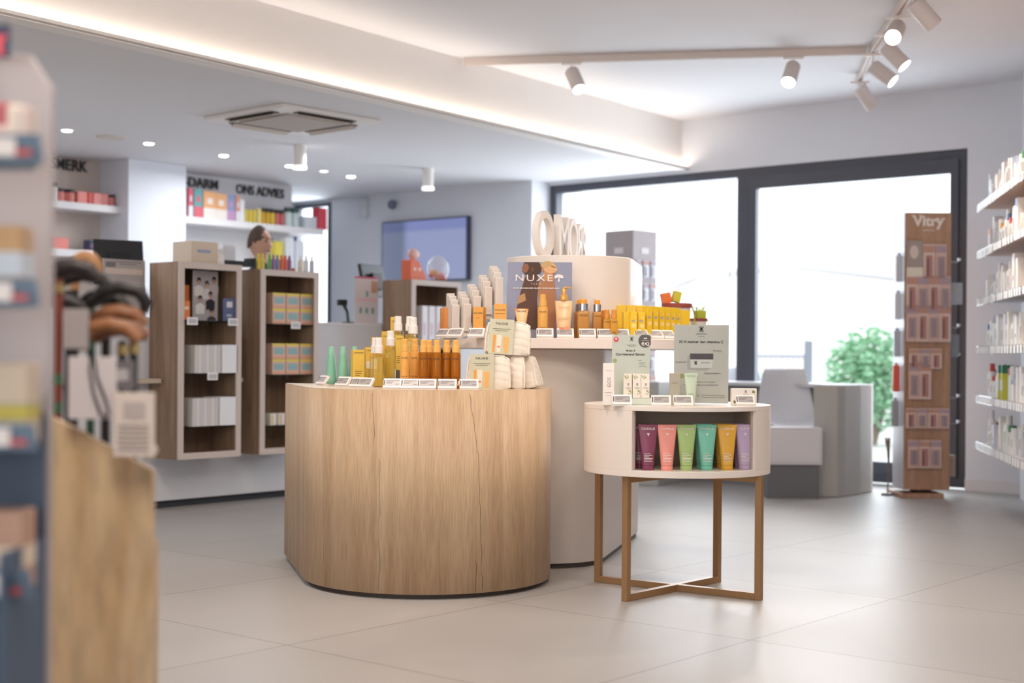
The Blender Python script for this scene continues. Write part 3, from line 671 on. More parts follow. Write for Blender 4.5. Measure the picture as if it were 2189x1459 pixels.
for c, (px, Y, up, h) in enumerate(cols):
    X_ = pt(px, 740, Y)[0]
    st = [max(.003, up), up+.03, up+.05, up+.065]
    b = MB()
    for i, q in enumerate(st): b.box(-.021, .021, -.021+.05*i, -.021+.05*i+.0495, 0, q)
    rz = R(12)
    tag(b.build('acrylic_riser', ACRYL, loc=(X_, Y, ZS+.001), rz=rz), f'clear stepped riser under the {ORD[c]} row of pale cartons from the left', 'display riser', 'risers under the pale cartons')
    for k in range(4):
        ang = rz+pi/2; xx, yy = X_+.05*k*cos(ang), Y+.05*k*sin(ang)
        KP.put(0, (.038, .036, h), (xx, yy, ZS+.0015+st[k]), rz, f'pale tall cosmetics carton, {["front", "second", "third", "rear"][k]} one in the {ORD[c]} row from the left', 'pale cartons in receding rows', 'carton')
for i, (px, Y) in enumerate(((953, 7.25), (958, 7.37), (947, 7.35))):
    KC.put('orng', (.028, .028, .155, mat('#e49a55', .45)), (pt(px, 740, Y)[0], Y, ZS+.001), R(20), ['slim orange carton left of the pale carton rows, in front', 'slim orange carton right behind the front slim one', 'slim orange carton at the far left end of the white shelf'][i], 'slim orange cartons', 'carton')
C(1024, 6.985, ZS+.001+.03, .052, .05, .120, mat('#e2a148', .45), 'orange NUXE lettered carton on a small block, left of the other one', R(-14), brand='NUXE', bs=.010, bw=.85, bz=.72, lines=[(-.35, .35, .08), (-.2, .1, .55)])
tag(MB().box(-.028, .028, -.026, .026, 0, .029).build('display_block', mat('#ded3ca', .4), loc=(pt(1024, 740, 6.985)[0], 6.985, ZS+.001), rz=R(-14)), 'small white block under the left orange carton', 'display block')
C(1068, 6.945, ZS+.001+.045, .060, .03, .120, mat('#e7a54e', .45), 'orange carton with wide lettering directly left of the poster', R(3), brand='NUXE', bs=.010, bw=.8, bz=.72, lines=[(-.4, .4, .6)])
tag(MB().box(-.03, .03, -.016, .016, 0, .044).build('display_block', mat('#ded3ca', .4), loc=(pt(1068, 740, 6.945)[0], 6.945, ZS+.001), rz=R(3)), 'small white block behind the upper pouch under the orange carton', 'display block')

# poster with two people back to back
pz0, pz1, pY = ZS+.002, zat(560, 7.02, 1150), 7.02
ps = thing('poster', 'advertising poster with two people back to back and white lettering, against the drum', 'poster', (pt(1153.5, 650, pY)[0], pY, 0), 0)
MB().box(-.159, .159, 0, .003, pz0, pz1).build('poster_card', mat('#8f93ab', .6), ps)
def pp(px, py): return (pt(px, py, pY)[0]-ps.location.x, zat(py, pY, px))
def fig(name, col, pts, y=-.0005, par=ps, rough=.6):
    return MB().vprism([pp(*p) for p in pts], y-.0004, y).build(name, mat(col, rough), par)
def blob(name, col, cx, cy, rx, ry, y, a=0):
    return fig(name, col, [(cx+rx*cos(t)*cos(a)-ry*sin(t)*sin(a), cy+rx*cos(t)*sin(a)+ry*sin(t)*cos(a)) for t in [2*pi*i/18 for i in range(18)]][::-1], y)
fig('dark_figure', '#5a3b2e', [(1128, 578), (1120, 600), (1112, 625), (1104, 660), (1098, 704), (1150, 704), (1148, 640), (1152, 600), (1146, 575)], -.0005)
fig('dark_head', '#4a3026', [(1116, 572), (1121, 560), (1152, 560), (1158, 570), (1156, 583), (1142, 592), (1124, 588), (1116, 580)], -.001)
blob('dark_face', '#8a5a3e', 1123, 573, 7, 10, -.0015, .3)
blob('dark_ear', '#6b4330', 1138, 576, 3, 4, -.0018)
fig('golden_top', '#b38a5c', [(1108, 632), (1122, 626), (1124, 642), (1106, 650)], -.0016)
fig('light_figure', '#a87450', [(1160, 590), (1150, 612), (1152, 650), (1160, 704), (1186, 704), (1190, 640), (1186, 610), (1184, 592)], -.0011)
fig('light_neck', '#c08a60', [(1163, 575), (1160, 600), (1184, 600), (1182, 580)], -.0016)
blob('light_head', '#d9a978', 1174, 571, 17, 12, -.002, .5)
blob('light_hair', '#c4a06c', 1167, 565, 12, 7, -.0025, -.3)
blob('light_ear', '#b97f58', 1160, 576, 2.6, 4, -.003)
fig('eye_line', '#6b4632', [(1178, 567), (1187, 571), (1187, 573), (1178, 569)], -.003)
fig('nose', '#e6b684', [(1186, 570), (1192, 578), (1186, 579)], -.003)
fig('lips', '#a85f4a', [(1181, 583), (1187, 584), (1186, 586), (1181, 586)], -.003)
t = text('poster_title', 'NUXE', .046, mat('#efe9e6', .5), ps, (pp(1141, 601)[0], -.0045, pp(1141, 600.5)[1]), ext=.0003, space=1.25); fit(t, .182)
t = text('poster_subtitle', 'PARIS', .010, mat('#efe9e6', .5), ps, (pp(1146, 606)[0], -.0045, pp(1146, 608)[1]), ext=.0003, space=2.2)
t = text('poster_tagline', 'VOOR EEN GOLDEN GLOW VOOR ELKE HUID', .009, mat('#efe9e6', .5), ps, (pp(1146, 616)[0], -.0045, pp(1146, 617)[1]), ext=.0003, bold=.0002); fit(t, .23)

fig('tree_emblem_crown', '#e9e4e4', [(1184, 593), (1187, 588), (1194, 586), (1202, 588), (1205, 593), (1200, 595), (1194, 592), (1188, 595)][::-1], -.0035); fig('tree_emblem_trunk', '#e9e4e4', [(1194, 592), (1196, 592), (1196, 602), (1192, 602)][::-1], -.0036)
GOLDT = mat('#e3b884', .3); GOLDC = mat('#dfa95c', .25, .3)
def put(K, key, args, px, Y, z, l, grp, cat, rz=0, name=None):
    return K.put(key, args, (pt(px, 740, Y)[0], Y, z), rz, l, grp, cat)
o = put(KT, 'g1', (.066, .142, .04, mat('#edc08a', .25), mat('#ecdcd0', .3), 'NUXE', INK, 'squeeze_tube', mat('#e58a2e', .4), False, False, .55), 1114.5, 6.93, ZS+.001, 'small gold tube with orange crimped top in front of the dark figure', None, 'tube')
put(KB, 'spray', (.050, .212, .058, mat('#dfa653', .35), mat('#e0a955', .35), 'NUXE', False, None, None, 'spray_bottle'), 1159.5, 6.92, ZS+.001, 'slim apricot spray bottle in front of the poster centre', None, 'bottle')
pb = thing('pump_bottle', 'large pale gold pump bottle with long spout beside the poster edge', 'bottle', (pt(1204.5, 740, 6.92)[0], 6.92, ZS+.001))
n = 28; rg = []
for k in range(8):
    t = k/7; z = .003+.178*t; a = .030+.013*t**.8; bt = .026*(1-t**2.2)+.004; rg.append([(a*cos(2*pi*i/n), bt*sin(2*pi*i/n), z) for i in range(n)])
MB().loft(rg).build('bottle', mat('#e6c193', .3), pb)
MB().lathe([(.012, .18), (.021, .186), (.021, .205), (.017, .207), (.013, .212), (.013, .236), (.011, .24)], 20).build('pump_collar', GOLDC, pb)
MB().tube([(0, 0, .232), (.0, -.002, .243), (.02, -.012, .246), (.036, -.022, .240)], [.008, .007, .0045, .003], 8).build('spout', GOLDC, pb)
fit(text('brand_lettering', 'NUXE', .012, mat('#b98a58', .4), pb, (0, -.024, .145), ext=.0003), .048)
bars([(-.028, .028, .098, .0015), (-.028, .02, .090, .0012), (-.026, .006, .03, .0012), (-.026, .01, .022, .0012)], -.0285).build('small_print', mat('#b98a58', .4), pb)
MB().box(-.022, .003, -.030, -.0292, .040, .052).build('red_number_print', mat('#e08763', .5), pb)
MB().lathe([(.014, -.0006), (.014, .0)], 16, M=Matrix.Translation((.018, -.0288, .045)) @ Matrix.Rotation(pi/2, 4, 'X')).build('round_print', mat('#e39a6c', .5), pb)
ob = (.058, .190, .056, mat('#e2a654', .2, 0, 0, .6), mat('#eda035', .4), 'NUXE', True, CHROME, mat('#b56a2c', .4))
put(KB, 'silv', ob, 1246, 6.93, ZS+.001, 'square amber oil bottle with silver collar left of the clear sachet', 'silver collared oil bottles', 'bottle')
put(KB, 'silv', ob, 1240, 7.02, ZS+.001, 'square amber oil bottle hidden behind the left silver collared one', 'silver collared oil bottles', 'bottle')
put(KB, 'silv2', (.046, .188, .056)+ob[3:], 1276, 6.96, ZS+.001, 'narrow amber oil bottle with silver collar in front of the clear sachet', 'silver collared oil bottles', 'bottle')
sm = (.036, .140, .044, mat('#d79c34', .2, 0, 0, .85), mat('#d8913d', .3), 'NUXE', True, None, None)
for i, (px, Y) in enumerate(((1297, 6.93), (1312, 6.91), (1290, 7.03))):
    put(KB, 'small', sm, px, Y, ZS+.001, ['small golden spray bottle directly right of the narrow silver collared bottle', 'small golden spray bottle touching the first yellow box', 'small golden spray bottle hidden behind the other small ones'][i], 'small golden sprays', 'bottle')
sc_ = thing('pyramid_sachet', 'translucent pyramid shaped sachet standing behind the amber oil bottles', 'sachet', (pt(1273, 740, 7.075)[0], 7.075, ZS+.001), R(12))
MB().add([(-.085, -.02, 0), (.085, -.02, 0), (.05, .03, 0), (-.05, .03, 0), (-.02, 0, .20), (.0, .003, .20)], [(3, 2, 1, 0), (0, 1, 5, 4), (1, 2, 5), (2, 3, 4, 5), (3, 0, 4)]).build('film', mat('#efe6df', .3, 0, 0, .6), sc_)
MB().box(.0, .055, -.024, -.0235, .04, .10).build('label_print', mat('#e9c9a0', .5), sc_)
# yellow sun care boxes curving to the right
yb = mat('#e9c22f', .45); yb2 = mat('#e4b92a', .45)
def ybox(w, d, h, num):
    r = carton(w, d, h, yb, name='yellow_carton')
    if num:
        text('number_print', '30', .024, mat('#f3e6b0', .5), r, (0, -d/2-.0006, h*.42), ext=.0002, bold=.0005)
        MB().box(-w*.33, w*.2, -d/2-.0006, -d/2, h*.62, h*.70).build('grey_print', mat('#a5a09a', .5), r)
        MB().lathe([(.003, 0), (.003, .0006)], 10, M=Matrix.Translation((w*.3, -d/2, h*.78)) @ Matrix.Rotation(pi/2, 4, 'X')).build('dot_print', mat('#d6d4dc', .5), r)
    return r
KY = Kind(ybox)
for i, (px, Y) in enumerate(((1327, 7.16), (1347, 7.16), (1367, 7.18))):
    put(KY, 'b', (.043, .036, .17, 0), px, Y, ZS+.001, f'plain yellow carton, {ORD[i]} from the left in the back row beside the drum', 'plain yellow cartons', 'carton')
for i, (px, Y, w_) in enumerate(((1337, 7.00, .03), (1352, 6.99, .034), (1369, 7.02, .034))):
    put(KY, 'f'+str(w_ > .031), (w_, .034, .132, w_ > .031), px, Y, ZS+.001, ['short plain yellow carton leftmost in the front row', 'short yellow carton with pale number in the front row', 'short yellow carton with number next to the tall numbered row'][i], 'short yellow cartons', 'carton', R(10))
for i, px in enumerate((1383, 1396.5, 1410, 1422, 1433.5, 1444.5)):
    Y = 7.06+.055*i; put(KY, 'n', (.033, .035, .163, 1), px, Y, ZS+.001, f'tall yellow numbered carton, {ORD[i]} from the left in the curving row', 'tall numbered yellow cartons', 'carton', R(38))
put(KY, 'w', (.052, .036, .155, 0), 1461, 7.42, ZS+.001, 'wide plain yellow carton at the right end of the row', None, 'carton', R(25))
tag(MB().box(-.018, .018, -.015, .015, 0, .16).build('clear_holder', ACRYL, loc=(pt(1481, 740, 7.42)[0], 7.42, ZS+.001), rz=R(25)), 'clear upright holder right of the last yellow carton', 'holder')
# sweets tubs behind
def tub(label, loc, s=1, lid='#9e4a40'):
    r = thing('sweets_tub', label, 'tub', loc); MB().lathe([(.062*s, 0), (.075*s, .13*s), (.078*s, .19*s)], 24).build('clear_tub', mat('#e6dcd4', .3, 0, 0, .55), r)
    MB().lathe([(.086*s, .19*s), (.088*s, .195*s), (.088*s, .212*s), (.08*s, .215*s)], 24).build('lid', mat(lid, .5), r)
    MB().tube([(.088*s, 0, .2*s), (.1*s, 0, .15*s), (.1*s, 0, .08*s)], .004*s, 6).build('handle', mat('#c9b93a', .5), r); return r
tub('transparent tub with reddish brown lid behind the yellow cartons', (pt(1446, 740, 8.08)[0], 8.08, ZS+.001))
tub('small tub with dark red lid right of the yellow cartons', (pt(1492, 740, 8.2)[0], 8.2, ZS+.001), .62, '#8e3a3c')
q = pt(1433, 640, 8.08); tg = thing('sweets_box', 'orange and lime gift box tilted on the reddish tub lid', 'box', (q[0], 8.08, ZS+.22), R(8))
MB().box(-.045, .003, -.03, .03, 0, .06, M=Matrix.Rotation(R(-12), 4, 'Y')).build('orange_half', mat('#ee7d3c', .5), tg)
MB().box(.004, .045, -.03, .03, .01, .07, M=Matrix.Rotation(R(14), 4, 'Y')).build('lime_half', mat('#d2cf3f', .5), tg)
q = thing('lime_ribbon_box', 'lime green ribboned box on top of the small dark lidded tub', 'box', (pt(1496, 740, 8.2)[0], 8.2, ZS+.135), R(20))
MB().box(-.028, .028, -.02, .02, 0, .045).build('box_body', mat('#b5c242', .5), q)
MB().tube([(-.02, 0, .045), (-.03, 0, .065), (0, 0, .046), (.03, 0, .07), (.015, 0, .045)], .004, 6).build('ribbon', mat('#cfd86a', .5), q)
# tags on the slab
for i, (px, Y, rz) in enumerate(((943, 7.16, R(-45)), (971, 7.0, R(-32)), (1016, 6.91, R(-16)), (1164.5, 6.87, 0), (1208.5, 6.87, R(2)), (1256, 6.875, R(3)), (1295, 6.885, R(5)), (1328, 6.90, R(8)), (1374, 6.98, R(32)), (1406, 7.06, R(38)), (1433, 7.14, R(42)))):
    ptag(px, Y, ZS+.001, rz, f'white electronic price tag, {ORD[i]} from the left along the white shelf edge', 'price tags on the white shelf')

# ------------------------------------------------------------------ small round side table
TX, TY, TR, ZT1, ZT0 = .737, 6.35, .413, .835, .536
tb = thing('round_side_table', 'round white open-fronted display table on a bronze cross frame', 'table', (TX, TY, 0))
n = 72
MB().prism(arc(0, 0, TR, 0, 2*pi, n)[:-1], ZT1-.020, ZT1, True).build('table_top', LAQ, tb, bevel=.0015)
MB().prism(arc(0, 0, TR, 0, 2*pi, n)[:-1], ZT0, ZT0+.028, True).build('lower_shelf', LAQ, tb, bevel=.0015)
a_l = atan2(-cos(R(33.5)), -sin(R(33.5))); a_r = atan2(-cos(R(48)), sin(R(48)))
drum = arc(0, 0, TR, a_r, a_l+2*pi, 60)+arc(0, 0, TR-.016, a_l+2*pi, a_r, 60)
MB().prism(drum, ZT0+.028, ZT1-.020, True).build('curved_side', LAQ, tb)
pl = (TR*cos(a_l), TR*sin(a_l)); prr = (TR*cos(a_r), TR*sin(a_r)); dv = Vector((prr[0]-pl[0], prr[1]-pl[1])).normalized(); nv_ = Vector((-dv.y, dv.x))
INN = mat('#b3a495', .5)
def slabp(p0, p1, th, z0, z1):
    v = Vector((p1[0]-p0[0], p1[1]-p0[1])).normalized(); q = Vector((-v.y, v.x))*th/2
    return MB().prism([(p0[0]-q.x, p0[1]-q.y), (p1[0]-q.x, p1[1]-q.y), (p1[0]+q.x, p1[1]+q.y), (p0[0]+q.x, p0[1]+q.y)], z0, z1)
dep = .27; li = Vector(pl)+dv*.010; ri = Vector(prr)-dv*.010
for (s0, nm) in ((li, 'left_inner_side'), (ri, 'right_inner_side')): 
    s0 = s0+nv_*.016; slabp(s0, s0+nv_*dep, .016, ZT0+.028, ZT1-.02).build('inner_side', INN, tb)
slabp(li+nv_*(dep+.024), ri+nv_*(dep+.024), .016, ZT0+.028, ZT1-.02).build('inner_back', INN, tb)
BRZ = mat('#a5805a', .35, .35); tw_ = .0145
corners = [(-.243, -.277), (.333, -.222), (.222, .253), (-.33, .235)]
dirs = atan2(corners[2][1]-corners[0][1], corners[2][0]-corners[0][0]); dirs2 = atan2(corners[3][1]-corners[1][1], corners[3][0]-corners[1][0])
for i, (x, y) in enumerate(corners): MB().box(x-tw_, x+tw_, y-tw_, y+tw_, 0, ZT0-.001, rz=(dirs if i % 2 == 0 else dirs2)).build('leg', BRZ, tb, bevel=.001, seg=1)
for (i, j, k) in ((0, 2, 0), (1, 3, 1)):
    v = Vector(corners[j])-Vector(corners[i]); u_ = v.normalized()*tw_; a, b2 = Vector(corners[i])+u_, Vector(corners[j])-u_
    slabp(a, b2, tw_*2, .001, .030-.0005*k).build('cross_bar', BRZ, tb); slabp(a, b2, tw_*2, ZT0-.03+.0005*k, ZT0-.001).build('cross_bar', BRZ, tb)
# shower gel tubes in the opening
tc_ = [('burgundy', '#83405b', 1385), ('salmon pink', '#ef9a8c', 1425.5), ('apple green', '#a9c67c', 1467), ('turquoise green', '#79c6ae', 1510.5), ('golden yellow', '#e3ab3a', 1554), ('lilac', '#bca5c4', 1592)]
yt0 = TY-TR*.9
for i, (nm, colr, px) in enumerate(tc_):
    k = i/5; Y = 6.045+(-.012+.07*k**2); m_ = mat(colr, .32); mc = mat(colr, .25)
    o = KT.put(nm, (.083, .192, .02, m_, mc, 'CAUDALIE'), (pt(px, 950, Y)[0], Y, ZT0+.0285), 0, f'{nm} shower gel tube standing in the front of the round table opening', 'front shower gel tubes', 'tube')
    if i in (0, 3, 4, 5): dup(o, (pt(px-(9 if i else 17), 950, Y+.085)[0], Y+.085, ZT0+.0285), 0, f'{nm} shower gel tube standing behind the front one of the same colour', 'rear shower gel tubes')
# on top of the table
ZTT = ZT1+.0005
def tx(px, Y): return pt(px, 800, Y)[0]
go = thing('cream_carton', 'tall slim white carton with vertical grey lettering at the left of the table top', 'carton', (tx(1301, 6.1), 6.1, ZTT), R(-6))
MB().box(-.024, .024, -.02, .02, 0, .180).build('box_body', mat('#efe6df', .45), go, bevel=.0008)
t = text('vertical_lettering', 'GOS', .021, mat('#9c9490', .5), go, (.009, -.0206, .098), ext=.0002); t.rotation_euler = (0, R(-90), 0)
MB().box(.002, .010, -.0206, -.02, .080, .083).build('pink_line', mat('#dd6b78', .5), go); bars([(-.012, .012, .148, .001), (-.014, .014, .054, .0012), (-.010, .010, .042, .001)], -.0204).build('small_print', mat('#8d8784', .5), go)
# sign A
sa = thing('promotion_stand', 'grey green cardboard stand advertising a 4-in-1 serum with a dark price circle', 'sign', (0, 0, 0))
yA = 6.28; SG = mat('#bcc3b9', .55)
def qa(px, py, y=yA): return (pt(px, py, y)[0], zat(py, y, px))
zb = ZTT+.001
MB().vprism([(qa(1306.5, 800)[0], zb+.026), (qa(1387, 800)[0], zb+.026), qa(1391, 715), qa(1309, 715)], yA, yA+.004).build('back_board', SG, sa)
bx0, bx1 = qa(1325, 836)[0], qa(1431, 836)[0]
MB().add([(bx0, yA-.14, zb), (bx1+.012, yA-.14, zb), (bx1, yA, zb), (bx0, yA, zb), (bx0+.004, yA-.085, zb+.026), (bx1-.006, yA-.085, zb+.026), (bx1-.004, yA, zb+.026), (bx0, yA, zb+.026)], [(3, 2, 1, 0), (4, 5, 6, 7), (0, 1, 5, 4), (1, 2, 6, 5), (2, 3, 7, 6), (3, 0, 4, 7)]).build('product_tray', SG, sa)
def ring_disc(name, cx, cz, r_, y, m, par, clip=None):
    ps_ = [(cx+r_*cos(a), cz+r_*sin(a)) for a in [2*pi*i/28 for i in range(28)]]
    if clip: ps_ = [(min(x, clip[0]), min(z, clip[1])) for x, z in ps_]
    return MB().vprism(ps_, y-.0005, y).build(name, m, par)
cx_, cz_ = qa(1379, 728); DG = mat('#575453', .5)
cir = ring_disc('price_circle', cx_, cz_, .030, yA-.0006, DG, sa, (qa(1391, 730)[0], qa(1380, 715.3)[1]))
text('price_lettering', '\u20ac42', .021, WINK, cir, (cx_+.001, yA-.0016, qa(1379, 738)[1]), ext=.0003, bold=.0003)
text('old_price_lettering', '\u20ac49', .009, WINK, cir, (cx_+.001, yA-.0016, qa(1379, 724.5)[1]), ext=.0003, bold=.0003)
bars([(cx_-.016, cx_+.016, qa(1379, 727)[1], .001)], yA-.0012).build('strike_line', WINK, cir)
cx_, cz_ = qa(1317, 725); rd = ring_disc('red_seal', cx_, cz_, .0115, yA-.0006, mat('#d9505b', .5), sa); ring_disc('seal_mark', cx_, cz_+.003, .004, yA-.0014, WINK, rd)
def xantho(par, px, py, y, s, ink=mat('#8b8a85', .6)):
    q = qa(px, py, y)
    for an in (R(35), R(-35)): MB().box(-.0035*s, .0035*s, -.0004, 0, -.012*s, .012*s, M=Matrix.Translation((q[0], y-.0008, q[1])) @ Matrix.Rotation(an, 4, 'Y')).build('emblem_stroke', ink, par)
    q2 = qa(px, py+11*s+3, y); fit(text('brand_lettering', 'xantho', .011*s, ink, par, (q2[0], y-.001, q2[1]-.002), ext=.0002), .044*s)
    bars([(q2[0]-.012*s, q2[0]+.012*s, q2[1]-.006*s, .0012)], y-.0006).build('small_print', ink, par)
xantho(sa, 1350, 724, yA, .95)
q = qa(1348, 751); fit(text('sign_lettering', '4-in-1', .013, INK, sa, (q[0], yA-.001, q[1]), ext=.0002, bold=.0003), .040)
q = qa(1347, 759); fit(text('sign_lettering', 'Corrigerend Serum', .014, INK, sa, (q[0], yA-.001, q[1]), ext=.0002, bold=.0003), .128)
qx = qa(1372, 775); bars([(qx[0]-.018, qx[0]-.004, qa(1372, 770)[1], .001)]+[(qx[0]-.014, qx[0]+.018-.006*(i % 2), qa(1372, 775+4*i)[1], .001) for i in range(3)], yA-.0006).build('small_print', mat('#6f6e6a', .6), sa)
q = qa(1313, 770); ring_disc('hop_cone_print', q[0]+.002, q[1], .009, yA-.0006, mat('#9aa86a', .6), sa)
# hop printed cartons in the tray
def hopbox():
    r = carton(.036, .034, .106, mat('#ece4da', .5), name='floral_carton'); y = -.0176; g = MB(); random.seed(3)
    for (cx, cz, nn_) in ((-.008, .092, 9), (.006, .026, 9)):
        for k in range(nn_):
            xx, zz = cx+random.uniform(-.008, .010), cz+random.uniform(-.008, .008); g.box(xx-.0016, xx+.0016, y-.0006, y, zz-.0022, zz+.0022)
    g.build('leaf_print', mat('#a3ae64', .6), r)
    for an in (R(35), R(-35)): MB().box(-.0016, .0016, -.0004, 0, -.006, .006, M=Matrix.Translation((.002, y, .060)) @ Matrix.Rotation(an, 4, 'Y')).build('emblem_stroke', mat('#8f8c86', .6), r)
    bars([(-.010, .014, .047, .001), (-.008, .012, .042, .001)], y).build('small_print', mat('#8f8c86', .6), r); return r
KH = Kind(hopbox); zt_ = zb+.0265
for i, (px, Y) in enumerate(((1360.5, 6.222), (1378.8, 6.222), (1341.5, 6.222), (1351, 6.26), (1369.5, 6.26))):
    KH.put(0, (), (tx(px, Y), Y, zt_), 0, ['white carton with hop leaf print, left of the two facing front in the tray', 'white carton with hop leaf print, right of the two facing front in the tray', 'white carton with hop leaf print at the left end of the tray', 'white hop leaf carton in the back row of the tray, left', 'white hop leaf carton in the back row of the tray, right'][i], 'hop leaf cartons', 'carton')
# beige carton, tube
C(1442, 6.16, ZTT, .044, .04, .138, mat('#aba595', .5), 'tall grey beige carton standing left of the pale green tube', R(-4), brand='xantho', ink=mat('#8f8a7c', .5), bs=.008, bw=.55, bz=.68)
KT.put('mint', (.058, .140, .02, mat('#c3d3bd', .35), mat('#cfdccb', .3), 'xantho', mat('#a5b8a0', .5), 'squeeze_tube', None, False, True), (tx(1477, 6.14), 6.14, ZTT), 0, 'pale sage green tube in front of the tall white sign', None, 'tube')
# sign B
yB = 6.27
sb = thing('acrylic_sign', 'tall pale sign in a clear holder picturing a cream jar with a dark lid', 'sign', (0, 0, 0))
def qb(px, py): return qa(px, py, yB)
x0, x1 = qb(1440.5, 780)[0], qb(1557, 780)[0]; zt2 = qb(1500, 694)[1]
sheet = MB().box(x0, x1, yB, yB+.002, ZTT+.004, zt2).build('printed_sheet', mat('#cdc8c0', .5), sb)
MB().box(x0-.001, x1+.001, yB-.0035, yB-.003, ZTT, zt2+.001).build('clear_front', ACRYL, sb)
MB().box(x0, x1, yB+.003, yB+.09, ZTT, ZTT+.003).build('clear_foot', ACRYL, sb)
yB0 = yB
def tb_(s_, px, py, size, width, bold=0, ink=INK):
    q = qb(px, py); o = text('sign_lettering', s_, size, ink, sheet, (q[0], yB-.0008, q[1]), ext=.0002, bold=bold)
    return fit(o, width)
GI = mat('#817e78', .6); XB = mat('#7d7b76', .6)
for an in (R(35), R(-35)): MB().box(-.0045, .0045, -.0004, 0, -.014, .014, M=Matrix.Translation((qb(1499, 703)[0], yB-.0006, qb(1499, 703)[1])) @ Matrix.Rotation(an, 4, 'Y')).build('emblem_stroke', GI, sheet)
tb_('xantho', 1499, 715, .014, .046, 0, GI); bars([(qb(1492, 718)[0], qb(1506, 718)[0], qb(1500, 718.5)[1], .0012)], yB-.0005).build('small_print', GI, sheet)
tb_('30 X sterker dan vitamine C', 1498.5, 733, .017, .196, .0003)
for s_, px, py, wd in (('Rimpels', 1533, 751, .036), ('Roodheid', 1455, 775, .044), ('Pigmentvlekken', 1523, 799, .074)): tb_(s_, px, py, .011, wd, 0, GI)
tb_('vitamine C gebaseerd uit de hopplant...', 1500, 817, .008, .125, 0, GI); tb_('de kracht van stoffen uit de brandewereld', 1498, 823.5, .008, .150, 0, GI)
tb_('Ideale dermatologische voor verzorging', 1524, 845.5, .007, .100, 0, GI); tb_('en een betere textuur verbeteren', 1525, 850, .007, .105, 0, GI)
q = qb(1492, 845); ring_disc('green_dot', q[0], q[1], .0055, yB-.0004, mat('#a9b774', .6), sheet)
ja = qb(1475, 755); jb = qb(1524.5, 768); jc = qb(1524.5, 786)
MB().vprism([(ja[0], jb[1]), (jb[0], jb[1]), (jb[0], ja[1]), (ja[0], ja[1])], yB-.0009, yB-.0004).build('printed_jar_lid', mat('#574d52', .5), sheet)
MB().vprism([(ja[0]+.004, jc[1]), (jb[0]-.006, jc[1]), (jb[0]-.001, jb[1]), (ja[0]+.001, jb[1])], yB-.0009, yB-.0004).build('printed_jar', mat('#dedad6', .5), sheet)
MB().vprism([(ja[0]-.012, jc[1]-.008), (jb[0]-.03, jc[1]-.014), (jb[0]-.008, jc[1]), (ja[0], jc[1]), (ja[0], ja[1]-.004), (ja[0]-.012, ja[1]-.012)], yB-.0003, yB-.0001).build('printed_jar_tone', mat('#b9b3ad', .5), sheet)
q = qb(1508, 776); fit(text('sign_lettering', 'xantho', .010, GI, sheet, (q[0], yB-.0014, q[1]), ext=.0002), .040)
for an in (R(35), R(-35)): MB().box(-.003, .003, -.0004, 0, -.009, .009, M=Matrix.Translation((qb(1487, 775)[0], yB-.0012, qb(1487, 775)[1])) @ Matrix.Rotation(an, 4, 'Y')).build('emblem_stroke', GI, sheet)
q = qb(1458, 803); ring_disc('hop_cone_print', q[0], q[1], .010, yB-.0006, mat('#a9b36f', .6), sheet)
ct = KH.f(); [bpy.data.objects.remove(c) for c in list(ct.children) if c.name.startswith('box_body')]
MB().box(-.058, .050, -.02, .02, 0, .073).build('box_body', mat('#efe8e0', .5), ct, bevel=.0008)
for c in ct.children:
    if c.name.startswith('leaf_print'): c['drop'] = 1
    elif not c.name.startswith('box_body'):
        for v in c.data.vertices: v.co.y -= .003; v.co.z += .0
[bpy.data.objects.remove(c) for c in list(ct.children) if 'drop' in c]
for (cx, cz) in ((.036, .060), (-.046, .016)):
    g = MB()
    for k in range(8): xx, zz = cx+.0035*(k % 3)-.004, cz+.0034*(k//3)-.004; g.box(xx-.0016, xx+.0030, -.0212, -.0206, zz-.0018, zz+.0024)
    g.build('leaf_print', mat('#a3ae64', .6), ct)
ct.name = 'cream_carton'; ct.location = (tx(1591.5, 6.2), 6.2, ZTT); tag(ct, 'low wide white carton with leaf print at the right of the table top', 'carton')
for i, (px, Y, rz, l) in enumerate(((1331, 6.03, R(-3), 'leftmost price tag on the round table beside the slim carton'), (1414, 5.99, R(-4), 'price tag with pink print in front of the grey green tray'), (1462, 6.00, R(-1), 'price tag in front of the pale sage green tube'), (1595, 6.125, R(2), 'price tag standing against the low wide carton'))):
    ptag(px, Y, ZTT, rz, l, 'price tags on the round table')

